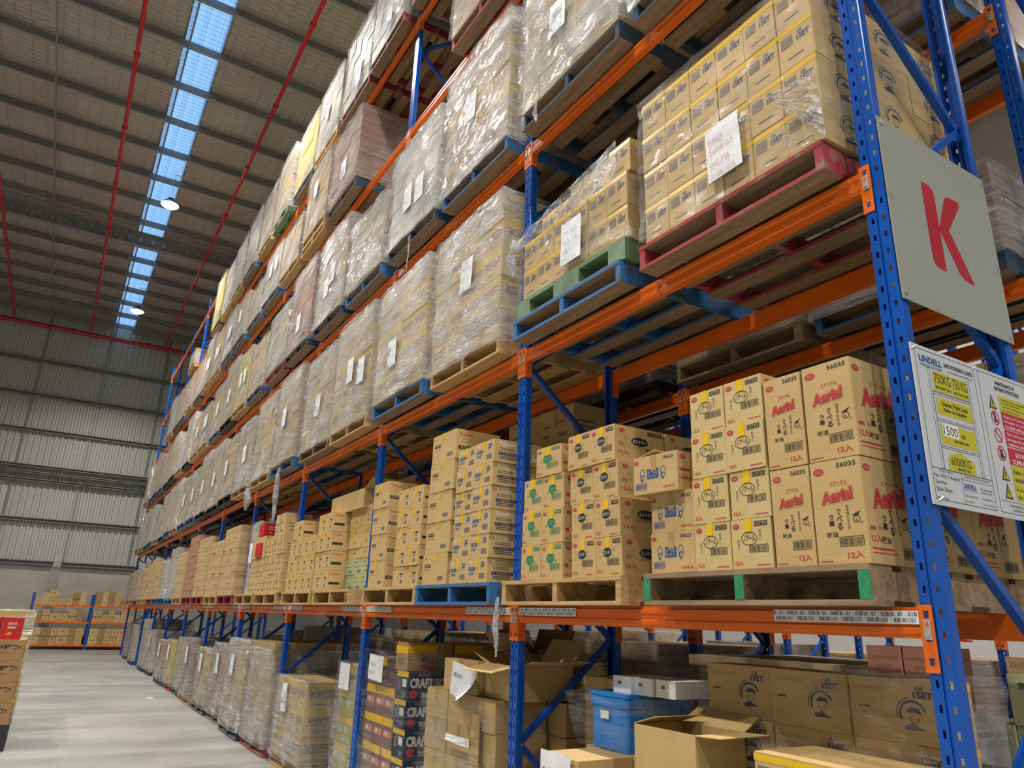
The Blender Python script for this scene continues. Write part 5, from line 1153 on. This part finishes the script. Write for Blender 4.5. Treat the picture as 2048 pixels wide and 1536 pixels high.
# third and fourth rows: floor loads under the white wall
rr = random.Random(5)
for y0, R_ in ((5.86, 'third row'), (7.45, 'fourth row')):
    for n in range(10):
        x = slot_x(n//2+1, 'RL'[n % 2]); kd = rr.choice(['plain', 'white', 'kraft', 'dark', 'tan', 'red']); h = rr.uniform(1.0, 1.42)
        lab = '%s on the floor of the %s, %s from its near end' % (LT[kd][5], R_, ORD[n+1])
        pallet('old', x, y0, FZ, 'in the '+R_+', %s from its near end' % ORD[n+1], group='pallets across the next aisle')
        wrapped_load(kd, x, y0, FZ+PH, 1.165, 1.165, h, lab, 'film', n, n % 2 == 0, None, 0.25, 'loads across the next aisle')
mb = MB(); mb.tube((0, 0, 0), (0, 0, 0.02), 0.2, 'red_glow_plastic', 20); mb.tube((0, 0, 0.02), (0, 0, 0.26), 0.15, 'red_glow_plastic', 20, 0.02)
t = tag(obj('traffic_cone', mb, None, (-3.2, 6.1, 1.46)), 'bright red plastic cone on the third row load seen beside the near post', 'cone')
# ---------------------------------------------------------------- shelving against the end wall
XR = -33.3
def shelf_frame(y, lab):
    t = thing('rack_upright', lab, 'rack upright', 'blue frames of the end wall shelving', (XR, y, 0))
    for x in (0.0, -0.86):
        mb = MB(); mb.box(x-0.06, x, -0.045, 0.045, FZ, 1.95, 'blue_paint'); obj('post', mb, t)
    mb = MB(); mb.tube((-0.03, 0, 0.3), (-0.86, 0, 0.9), 0.02, 'blue_paint', 6); mb.tube((-0.86, 0, 0.9), (-0.03, 0, 1.5), 0.02, 'blue_paint', 6); obj('brace', mb, t)
YS = [-3.07, -1.0, 1.07]
for i, y in enumerate(YS): shelf_frame(y, 'blue upright of the end wall shelving, %s from the left' % ORD[i+1])
shelfz = [-0.03, 0.83, 1.45]
for i in range(2):
    for k, z in enumerate(shelfz):
        t = thing('rack_shelf', 'orange edged shelf at the end wall, %s, %s bay' % (['lowest', 'middle', 'top'][k], ['left', 'right'][i]), 'shelf', 'orange shelves at the end wall', (XR, YS[i], z))
        mb = MB(); mb.box(0.0, 0.04, 0.03, 2.04, 0, 0.065, 'orange_paint'); obj('front_beam', mb, t)
        mb = MB(); mb.box(-0.9, -0.86, 0.03, 2.04, 0, 0.065, 'orange_paint'); obj('rear_beam', mb, t)
        mb = MB(); mb.box(-0.86, 0.0, 0.05, 2.02, 0.045, 0.065, 'wood_old'); obj('deck', mb, t)
rr = random.Random(9); GE = 'cartons on the end wall shelving'
tmpl = {}
def endbox(w_, h, mat):
    k = (round(w_, 2), round(h, 2), mat)
    if k not in tmpl:
        mb = MB(); mb.box(0, 0.5, 0, w_, 0, h, mat, mat, 0.004); G = Face(mb, (0.5, 0, 0), (0, 1, 0), (1, 0, 0))
        G.rect(w_*0.6, h*0.12, w_*0.28, h*0.07, 'ink_grey'); G.rect(w_*0.3, h*0.5, w_*0.3, h*0.12, 'ink_red' if mat == 'card' else 'ink_grey'); tmpl[k] = mb.mesh('carton_body')
    return tmpl[k]
n = 0
for i in range(2):
    for k, z in enumerate(shelfz):
        y = YS[i]+0.07; c = 0
        while y < YS[i]+1.90:
            w_ = rr.choice([0.22, 0.26, 0.32, 0.40, 0.22]); h = rr.choice([0.22, 0.25, 0.28]); m_ = rr.choice(['card', 'card', 'card_pale', 'card_brown'])
            if y+w_ > YS[i]+1.98: break
            lv = (2 if rr.random() < 0.7 else 1) if k != 1 else (1 if rr.random() < 0.35 else 2)
            if k == 1: h = 0.22 if lv == 2 else 0.3
            if k == 0: h = 0.31; lv = 2
            for q in range(lv):
                c += 1; n += 1
                tag(obj('cardboard_box', endbox(w_, h, m_), None, (XR-0.50+rr.uniform(-0.02, 0.02), y, z+0.066+q*(h+0.002))), 'small far box, end wall shelving, %s shelf, %s bay, %s column, %s' % (['lowest', 'middle', 'top'][k], ['left', 'right'][i], ORD[min(c, 20)], ['lower', 'upper'][q]), 'box', GE)
            y += w_+0.008
# ---------------------------------------------------------------- pallet pile at the left edge of the photo
XL = -9.62
pallet('plastic', XL-1.17, -3.85, FZ, 'lowest one at the left edge'); pallet('plastic', XL-1.17, -3.85, FZ+PH, 'doubled under the brown cartons at the left edge')
GL = 'brown cartons at the left edge'
for k in range(4):
    for j in range(2):
        carton('transfer', XL-0.42, -2.69-0.62*(j+1)-(0.012 if k % 2 else 0), FZ+2*PH+k*0.237, '%s, %s stack at the left edge' % (rown(k, 4), 'near right' if j == 0 else 'outer left'), GL)
    carton('transfer', XL-0.86, -2.70-0.62, FZ+2*PH+k*0.237, '%s, behind the near stack at the left edge' % rown(k, 4), GL)
carton('redc', XL-0.40, -3.00, FZ+2*PH+0.949, 'right one on top of the left edge pile', GL); carton('redc', XL-0.40, -3.235, FZ+2*PH+0.949, 'left one on top of the left edge pile', GL)
pallet('plastic', XL-2.6, -3.86, FZ, 'under the pale wrapped goods behind the left edge pile')
wrapped_load('lemon', XL-2.6, -3.86, FZ+PH, PL, PL, 1.42, 'pale yellow film wrapped goods behind the brown cartons at the left edge', 'film', 4, True, None, 0.06, 'wrapped loads on the floor')
mb = MB(); mb.box(-0.10, 0.10, -0.012, 0.012, 0.0, 0.02, 'wood_old'); tag(obj('wood_scrap', mb, None, (-4.9, -2.2, FZ), 0.9), 'short dark wood splinter lying on the aisle floor', 'debris')
mb = MB(); mb.box(-0.12, 0.10, -0.02, 0.03, 0.0, 0.012, 'paper'); tag(obj('film_scrap', mb, None, (-15.0, -0.55, FZ), 0.3), 'small white scrap on the floor beside the blue pallet far down the aisle', 'debris')
